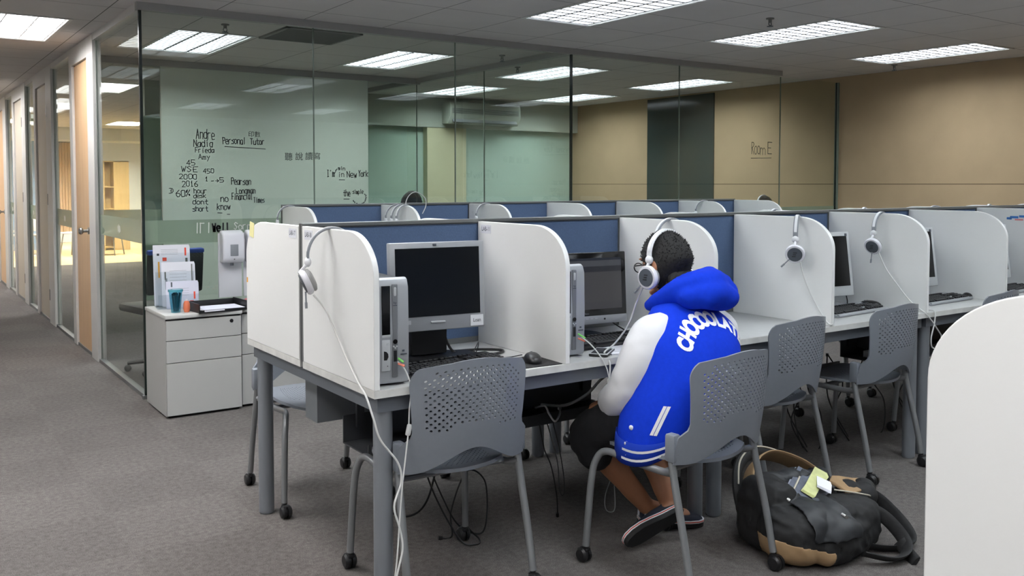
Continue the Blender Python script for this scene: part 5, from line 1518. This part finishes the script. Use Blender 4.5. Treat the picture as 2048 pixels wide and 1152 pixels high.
# arched lettering on the back
b = MB()
cx, cz, rad = 1.168, .722, .149
ang = [56, 43, 30, 17.5, 5.5, -7, -20, -31.5, -44, -56]
for ch, a in zip('CHOCOOLATE', ang):
    vs, fs = glyphs(ch, .055)
    xm = (min(v.x for v in vs) + max(v.x for v in vs)) / 2
    tb = bmesh.new(); tv = [tb.verts.new(((v.x - xm) * .054, v.y * .059, 0)) for v in vs]
    for f in fs:
        try: tb.faces.new([tv[i] for i in f])
        except ValueError: pass
    bmesh.ops.triangulate(tb, faces=tb.faces)
    bmesh.ops.subdivide_edges(tb, edges=[e for e in tb.edges if e.calc_length() > .006], cuts=3, use_grid_fill=True)
    bmesh.ops.triangulate(tb, faces=tb.faces)
    tb.verts.index_update()
    r = math.radians(a); co, si = math.cos(r), math.sin(r)
    out = []; ok = True
    for v in tb.verts:
        u, w = v.co.x, v.co.y
        x = cx - si * (rad + w) + co * u; z = cz + co * (rad + w) + si * u
        p = onto((x, -.2, z), (0, 1, 0), .0022)
        out.append(p)
    for f in tb.faces:
        q = [out[v.index] for v in f.verts]
        if all(p is not None for p in q): b._f([b.bm.verts.new(p) for p in q])
    tb.free()
b.build('back_lettering', 'white', tor, smooth=60)
# hood lying on the shoulders
b = MB()
limb(b, [(1.118, -.035, .918), (1.100, -.108, .948), (1.138, -.185, .992), (1.205, -.232, 1.012), (1.30, -.205, 1.000), (1.325, -.105, .955), (1.285, -.01, .905)], [.024, .034, .046, .052, .050, .040, .024], 16, 6)
b.ell((1.225, -.262, .968), (.112, .055, .056), 24, R3(x=-.25, y=.10)); b.ell((1.305, -.225, .972), (.055, .052, .052), 18); b.ell((1.155, -.225, .965), (.07, .055, .045), 18)
b.ell((1.25, -.215, 1.025), (.10, .045, .030), 18, R3(y=.05))
limb(b, [(1.118, -.095, .975), (1.15, -.165, 1.030), (1.215, -.210, 1.048), (1.295, -.180, 1.040), (1.32, -.10, .99)], [.012, .016, .018, .018, .013], 12, 6)
hood = shift(b, O).build('hood', 'jacket', person); fuse(hood, .009, 7)
for v in hood.data.vertices:
    w = v.co + O
    v.co += v.normal * (.006 * math.sin((w.x * 40 - w.z * 34)) * .6 + .005 * mnoise.noise(w * 14))
# sleeves with cuffs
for s, P, R, C in ((-1, [(1.045, -.165, .842), (1.0, -.165, .815), (.968, -.155, .745), (.950, -.135, .68), (.942, -.105, .625), (.950, -.05, .588), (.966, .0, .570), (.976, .022, .562)], [.070, .082, .083, .079, .074, .066, .056, .048], [(.974, .018, .563), (.986, .046, .552), (.990, .054, .549)]),
                   (1, [(1.305, -.165, .842), (1.345, -.16, .815), (1.378, -.14, .745), (1.392, -.11, .68), (1.396, -.07, .63), (1.37, -.01, .598), (1.32, .04, .572), (1.30, .055, .564)], [.070, .080, .080, .076, .072, .064, .054, .047], [(1.302, .054, .565), (1.278, .074, .555), (1.27, .08, .551)])):
    b = MB(); limb(b, P, R, 28, 6)
    o = shift(b, O).build('sleeve', 'sleeve', person); fuse(o, .007, 6)
    for v in o.data.vertices:
        w = v.co + O; v.co += v.normal * (.004 * mnoise.noise(Vector((w.x * 9, w.y * 9, w.z * 22))) + .0012 * mnoise.noise(w * 30))
    b = MB(); b.tube(spline(C, 4), [.044, .043, .042, .041, .040, .039, .038, .038, .038], 20); shift(b, O).build('cuff', 'cuff', o)
# shorts
b = MB()
limb(b, [(1.01, -.21, .532), (1.002, -.02, .495), (.998, .135, .425), (1.0, .175, .385)], [.098, .092, .084, .082], 20); limb(b, [(1.175, -.21, .532), (1.205, -.02, .495), (1.24, .135, .43), (1.248, .175, .39)], [.098, .092, .084, .082], 20)
limb(b, [(1.02, -.23, .54), (1.17, -.23, .54)], [.105, .105], 20); limb(b, [(.998, .14, .40), (1.012, .15, .335)], [.082, .074], 20); limb(b, [(1.245, .14, .40), (1.247, .13, .335)], [.080, .074], 20)
o = shift(b, O).build('shorts', 'shorts', person); fuse(o, .008, 5)
for v in o.data.vertices:
    w = v.co + O; v.co += v.normal * (.004 * mnoise.noise(w * 18) + .0025 * mnoise.noise(w * 40))
# shoes
def shoe(heel, toe, up, nm):
    X = (Vector(toe) - Vector(heel)); Ln = X.length; X.normalize(); U = Vector(up); U = (U - X * U.dot(X)).normalized(); Y = U.cross(X)
    P = lambda x, y, z: Vector(heel) + X * x + Y * y + U * z
    prof = [(0, .022), (.012, .032), (.05, .036), (.10, .037), (.16, .044), (.21, .046), (.25, .038), (.275, .022), (.283, .006)]
    k = Ln / .283
    def outline(z, g=0): return [P(x * k, w + g, z) for x, w in prof] + [P(x * k, -w - g, z) for x, w in reversed(prof)]
    b = MB(); b.rings([outline(0, -.003), outline(.004), outline(.018)]); sole = shift(b, O).build('shoe', 'bag_black', person, smooth=50)
    b = MB(); b.rings([outline(.018, .001), outline(.029, .002)]); band = shift(b, O).build('sole_stripe', 'white', sole, smooth=50)
    b = MB(); b.rings([outline(.022, .0026), outline(.025, .0027)]); shift(b, O).build('red_line', 'red', sole, smooth=50)
    hs = [(0.004, .022, .075), (.03, .032, .078), (.07, .034, .070), (.11, .036, .068), (.16, .042, .058), (.21, .044, .048), (.25, .036, .040), (.272, .020, .034)]
    b = MB()
    b.rings([[P(x * k, w * math.copysign(abs(math.cos(a)) ** .7, math.cos(a)), .024 + (h - .024) * max(0, math.sin(a)) ** .8) for a in [PI * j / 14 for j in range(15)]] + [P(x * k, w * c, .022) for c in (-.5, 0, .5)] for x, w, h in hs])
    shift(b, O).build('upper', 'navy', sole, smooth=60)
    b = MB(); b.box(P(-.001, 0, .052), (.004, .018, .030), .001, Matrix((X, Y, U)).transposed()); q = shift(b, O).build('heel_tab', 'label', sole, smooth=0)
    b = MB(); b.box(P(.03 * k, -.0335, .046), (.03, .002, .014), .0, Matrix((X, Y, U)).transposed()); shift(b, O).build('side_tab', 'label', sole, smooth=0)
shoe((1.275, -.062, .100), (.988, -.062, .046), (.12, .86, .42), 'r')
shoe((1.205, .115, .020), (1.445, -.005, .004), (0, 0, 1), 'l')
# the headset the person wears
headset('white headset worn by the person in the blue jacket', (1.188, -.048, 1.197), HTN, 'worn headset', .094, .172,
        [(1.098, -.02, .985), (1.085, .0, .93), (1.06, .02, .84), (1.02, .05, .77), (.965, .045, DT + .012), (.95, .0, DT - .01), (.945, -.012, .70), (.935, -.02, .655)], tilt=.02, mic=(.75, -.75), mic_side=-1, band_m='white',
        split=[(.935, -.02, .655), (.925, -.015, .70), (.905, .0, .745), (.885, .03, .785), (.866, .06, .808)], plugs=[((.878, .052, .803), (.858, .068, .820), 'green_plug'), ((.878, .05, .793), (.858, .068, .803), 'pink_plug')])
o = MB().span((-.008, -.007, -.02), (.008, .007, .02), .004).build('cable_splitter', 'cable_white', loc=(.936, -.02, .64)); tag(o, 'white plastic splitter on the headset cable beside the person\'s elbow', 'cable splitter')

def sitter(x, y, ztop, label, headset_on, shirt, rz=PI):
    base = thing('person', label, 'person', (x, y, 0), rz)
    zc = ztop - .125; s = (zc - .10) - .86
    b = MB(); c = (0, .02, zc); L_, W_ = add_head(b, c, -.50)
    limb(b, [(0, -.01, zc - .06), (0, -.03, zc - .17)], [.055, .065])
    limb(b, [(0, -.04, zc - .24), (0, -.06, .62), (0, -.07, .54)], [.12, .13, .14]); limb(b, [(-.14, -.04, zc - .22), (.14, -.04, zc - .22)], [.07, .07])
    for q in (-1, 1):
        limb(b, [(q * .18, -.04, zc - .23), (q * .23, .0, zc - .38), (q * .22, .06, .66)], [.055, .046, .040]); limb(b, [(q * .22, .06, .66), (q * .16, .18, .62), (q * .10, .24, .60)], [.040, .034, .026])
        add_hand(b, (q * .10, .24, .60), (-q * .4, 1, -.2), (0, -.2, -1), -q, .5)
        limb(b, [(q * .09, -.06, .53), (q * .12, .32, .50)], [.085, .06]); limb(b, [(q * .12, .32, .49), (q * .12, .34, .26), (q * .12, .33, .09)], [.058, .05, .036]); limb(b, [(q * .12, .32, .06), (q * .12, .46, .035)], [.04, .034])
    fuse(b.build('body', 'skin', base), .010, 3)
    b = MB(); limb(b, [(0, -.035, zc - .19), (0, -.05, .66), (0, -.06, .52)], [.13, .15, .16], 20); limb(b, [(-.15, -.04, zc - .225), (.15, -.04, zc - .225)], [.082, .082], 20)
    for q in (-1, 1): limb(b, [(q * .18, -.04, zc - .23), (q * .23, .0, zc - .38), (q * .225, .05, .68)], [.068, .060, .054], 16)
    fuse(b.build('shirt', shirt, base), .012, 4)
    b = MB(); hair_cap(b, c, -.50, 0, 500, 1.085, 4, -.75); b.build('hair', 'hair', base, smooth=60)
    b = MB()
    for q in (-1, 1): limb(b, [(q * .09, -.06, .53), (q * .12, .33, .50), (q * .12, .34, .30), (q * .12, .33, .10)], [.10, .08, .065, .055], 16)
    limb(b, [(-.08, -.06, .54), (.08, -.06, .54)], [.11, .11]); fuse(b.build('trousers', 'navy', base), .012, 4)
    for q in (-1, 1):
        b = MB(); b.ell((q * .12, .40, .040), (.045, .13, .040), 18)
        for v in b.bm.verts: v.co.z = max(.001, v.co.z)
        b.build('shoe', 'black', base)
    b = MB()
    for q in (-1, 1): b.ell(L_(q * .031, .088, .004), (.012, .008, .008), 12)
    b.build('eyes', 'paper', base)
    if headset_on: headset('white headset worn by the distant person at the right end of the second row', (x, y - .015, ztop + .004), 0, 'worn headsets far away', .092, .165, tilt=.02)
dup(chA, (2.31, 4.12, 0), PI, 'grey chair behind the glass under the dark haired person', 'grey chairs inside the glass rooms')
sitter(2.31, 4.06, 1.318, 'dark haired person sitting behind the second row, only the head top showing', False, 'grey_dark')
dup(chA, (6.62, 4.12, 0), PI, 'grey chair behind the glass under the distant person with a headset', 'grey chairs inside the glass rooms')
sitter(6.62, 4.06, 1.245, 'person with a white headset barely showing over the second row\'s right end', True, 'wall_blue')

# office chair just inside the glass corner
t = thing('office_chair', 'black office chair with a blue top edge, behind the glass beside the leaflets', 'chair', (.46, 4.30, 0), math.radians(12))
b = MB(); b.box((0, -.10, .735), (.42, .045, .30), .02, R3(x=.10)); o = b.build('backrest', 'black', t); b = MB(); b.box((0, -.115, .888), (.42, .05, .035), .012, R3(x=.10)); b.build('top_edge', 'wall_blue', o)
M['chair_blue'] = mat('deep_blue_fabric', (34, 62, 138), .8); o.children[0].data.materials[0] = M['chair_blue']
MB().box((0, .12, .47), (.46, .44, .06), .025).build('seat', 'black', t)
MB().tube(spline([(0, .02, .43), (0, -.14, .45), (0, -.15, .62)], 5), .016, 8).build('back_support', 'black', t)
MB().cyl((0, .1, .08), (0, .1, .44), .025).build('gas_column', 'silver_dark', t)
for k in range(5):
    a = k * 2 * PI / 5; b = MB(); b.tube([(0, .1, .09), (.25 * math.cos(a), .1 + .25 * math.sin(a), .062)], [.02, .013], 8); b.ell((.25 * math.cos(a), .1 + .25 * math.sin(a), .026), (.026, .026, .026), 12); b.build('leg', 'black', t)

# ------------------------------------------------------------------ backpack
O = Vector((1.60, -.40, 0))
bag = thing('backpack', 'open black and tan backpack slumped on the carpet behind the person\'s chair', 'backpack', O)
b = MB()
for c, r, rot in (((1.60, -.40, .10), (.21, .16, .098), (0, 0, .25)), ((1.475, -.43, .105), (.125, .12, .105), (0, 0, .3)), ((1.465, -.31, .14), (.085, .11, .14), (0, 0, .2)), ((1.72, -.45, .10), (.15, .12, .098), (0, .12, 0)), ((1.62, -.515, .08), (.17, .08, .08), (0, 0, .1)), ((1.83, -.43, .10), (.08, .07, .07), (0, .3, 0)), ((1.60, -.25, .11), (.20, .06, .11), (0, 0, 0))):
    b.ell(c, r, 24, R3(*rot), .72)
bod = shift(b, O).build('main_body', 'bag_black', bag); fuse(bod, .0065, 6)
def wrinkle(o, k=1.0):
    for v in o.data.vertices:
        w = v.co + O
        if w.z > .015:
            q = Vector((w.x * 26 + w.z * 18, w.y * 9, w.z * 22))
            v.co += v.normal * k * (.011 * mnoise.noise(w * 8) + .007 * mnoise.noise(q) + .004 * mnoise.noise(w * 38))
        v.co.z = max(.001, v.co.z)
wrinkle(bod)
def patch(name, m, cond, off=.003, parent=None):
    # a sewn-on panel: the body faces of one region, lifted a little off the body
    b = MB(); V = {}
    for p in bod.data.polygons:
        c = p.center + O
        if cond(c, p.normal):
            ks = []
            for i in p.vertices:
                if i not in V: V[i] = b.bm.verts.new(bod.data.vertices[i].co + bod.data.vertices[i].normal * off)
                ks.append(V[i])
            b._f(ks)
    o = b.build(name, m, parent or bag, smooth=60); mod(o, 'SOLIDIFY', thickness=.004, offset=-1); mod(o, 'SMOOTH', iterations=10, factor=.5)
    return bake(o)
def sheet(pts, width_dir, w, th, name, m, parent, seg=7):
    P = spline(pts, seg); wd = Vector(width_dir)
    b = MB(); rs = []
    for i, p in enumerate(P):
        t = (P[min(i + 1, len(P) - 1)] - P[max(i - 1, 0)]).normalized(); n = t.cross(wd).normalized()
        ww = w * (1 + .12 * mnoise.noise(p * 12))
        rs.append([p - wd * ww / 2 - n * th / 2, p + wd * ww / 2 - n * th / 2, p + wd * ww / 2 + n * th / 2, p - wd * ww / 2 + n * th / 2])
    b.rings(rs); o = shift(b, O).build(name, m, parent, smooth=60); mod(o, 'SUBSURF', levels=2, render_levels=2); bake(o)
    return o
arch = [(1.43, -.28, .10), (1.435, -.245, .20), (1.49, -.205, .272), (1.58, -.19, .305), (1.68, -.20, .285), (1.775, -.235, .235), (1.83, -.29, .17)]
sheet(arch, (.10, .72, -.62), .105, .014, 'tan_lining', 'bag_tan', bag)
b = MB(); b.tube(spline([(x - .012, y + .045, z + .008) for x, y, z in arch[:-1]], 7), .016, 10, flat=(Vector((0, 0, 1)), 1.4)); rim = shift(b, O).build('back_rim', 'bag_black', bag)
b = MB(); b.tube(spline([(x - .014, y + .038, z + .028) for x, y, z in arch[1:-1]], 7), .0035, 6); shift(b, O).build('zip', 'piping', rim)
b = MB()
for c, r, rot in (((1.545, -.285, .220), (.10, .055, .050), (0, .2, 0)), ((1.655, -.29, .225), (.11, .050, .042), (0, .12, .1)), ((1.76, -.31, .205), (.06, .045, .045), (.2, .3, 0)), ((1.475, -.335, .20), (.045, .07, .06), (0, 0, 0)), ((1.80, -.28, .21), (.04, .035, .04), (0, 0, 0))):
    b.ell(c, r, 20, R3(*rot), .8)
fl_ = shift(b, O).build('inner_flap', 'bag_black2', bag); fuse(fl_, .009, 4)
for v in fl_.data.vertices:
    w = v.co + O; v.co += v.normal * (.010 * mnoise.noise(w * 16) + .005 * mnoise.noise(w * 40))
b = MB(); b.prism([(0, 0), (.17, .02), (.20, .10), (.06, .13), (-.02, .08)], 'Z', 0, .012)
for v in b.bm.verts: v.co = Vector((1.745, -.46, .195)) + R3(x=.25, y=.18) @ v.co
o = shift(b, O).build('tan_flap', 'bag_tan', bag, smooth=30); mod(o, 'BEVEL', width=.005, segments=2); mod(o, 'SUBSURF', levels=2, render_levels=2, subdivision_type='SIMPLE'); bake(o)
for v in o.data.vertices: v.co += Vector((0, 0, .016 * mnoise.noise((v.co + O) * 14)))
b = MB(); b.tube(spline([(1.70, -.43, .215), (1.76, -.475, .205), (1.83, -.49, .185), (1.86, -.475, .17)], 6), .003, 6); shift(b, O).build('flap_piping', 'piping', o)
b = MB()
for c, r in (((1.88, -.43, .16), (.06, .055, .05)), ((1.93, -.40, .165), (.045, .05, .045)), ((1.82, -.40, .19), (.05, .04, .035))): b.ell(c, r, 18)
o = shift(b, O).build('top_end', 'bag_black', bag); fuse(o, .009, 3)
patch('tan_corner', 'bag_tan', lambda c, n: c.z < .070 + .25 * (1.50 - c.x) and c.z > .012 and c.x < 1.50 and c.y < -.33 and n.z < .85)
o = patch('front_pocket', 'bag_black2', lambda c, n: 1.42 < c.x < 1.64 and c.y < -.40 and .105 < c.z and (c.x - 1.53) ** 2 / .012 + (c.z - .15) ** 2 / .006 < 1.15, .014)
b = MB(); b.tube(spline([(1.40, -.50, .115), (1.48, -.565, .11), (1.58, -.575, .12)], 6), .003, 6); shift(b, O).build('pocket_piping', 'piping', o)
b = MB(); b.cyl((1.585, -.545, .18), (1.587, -.56, .175), .006, seg=10); b.tube([(1.587, -.56, .175), (1.592, -.572, .145), (1.59, -.575, .12)], .0035, 6); b.tube([(1.597, -.56, .175), (1.602, -.572, .145), (1.60, -.575, .12)], .0035, 6); shift(b, O).build('zip_pull', 'steel', o)
b = MB(); b.lathe([(.001, .004), (.012, .004), (.014, 0), (.001, -.002)], (1.555, -.455, .212), seg=16); shift(b, O).build('stud', 'grey_dark', o)
b = MB(); b.cyl((1.455, -.405, .222), (1.46, -.415, .215), .007, seg=10); b.ell((1.452, -.398, .226), (.008, .006, .005), 8); b.ell((1.575, -.148, .326), (.008, .006, .006), 8); shift(b, O).build('zip_sliders', 'steel', bag)
b = MB(); b.tube(spline([(1.46, -.41, .222), (1.52, -.385, .238), (1.60, -.35, .262)], 6), .0035, 6); shift(b, O).build('main_zip', 'piping', bag)
def strap(pts, nm):
    b = MB(); b.tube(spline(pts, 8), .026, 12, flat=(Vector((0, 0, 1)), .32) if False else (Vector((.3, -.5, .8)).normalized(), .30)); return shift(b, O).build('strap', 'bag_black', bag)
strap([(1.80, -.49, .15), (1.83, -.56, .12), (1.84, -.63, .06), (1.80, -.665, .028), (1.72, -.66, .022), (1.64, -.60, .04)], 'a')
strap([(1.90, -.43, .17), (1.945, -.47, .13), (1.975, -.54, .06), (1.94, -.60, .022), (1.86, -.615, .018), (1.78, -.57, .02), (1.70, -.52, .04)], 'b')
strap([(1.83, -.62, .05), (1.82, -.66, .02), (1.79, -.71, .01)], 'c')
# magazines in the open mouth: things of their own
for k, (x, y, zz, w, d, rot, m, lab) in enumerate(((1.600, -.385, .216, .23, .14, (.42, -.10, .42), 'mag1', 'grey magazine in the backpack mouth, lowest of the papers'), (1.600, -.365, .232, .20, .085, (.46, -.12, .38), 'mag3', 'dark printed magazine in the backpack mouth'),
        (1.645, -.385, .236, .19, .05, (.42, -.16, .34), 'mag2', 'yellow green leaflet on top in the backpack mouth'), (1.665, -.412, .231, .08, .055, (.4, -.1, .6), 'paper', 'small white card in the backpack mouth'))):
    b = MB()
    for j in range(5): b.box((.002 * j, .001 * j, .0012 * j), (w, d, .0011), rot=R3(z=.02 * j))
    o = b.build('magazine', m, smooth=0, loc=(x, y, zz)); o.rotation_euler = rot; tag(o, lab, 'magazine', 'papers in the backpack')
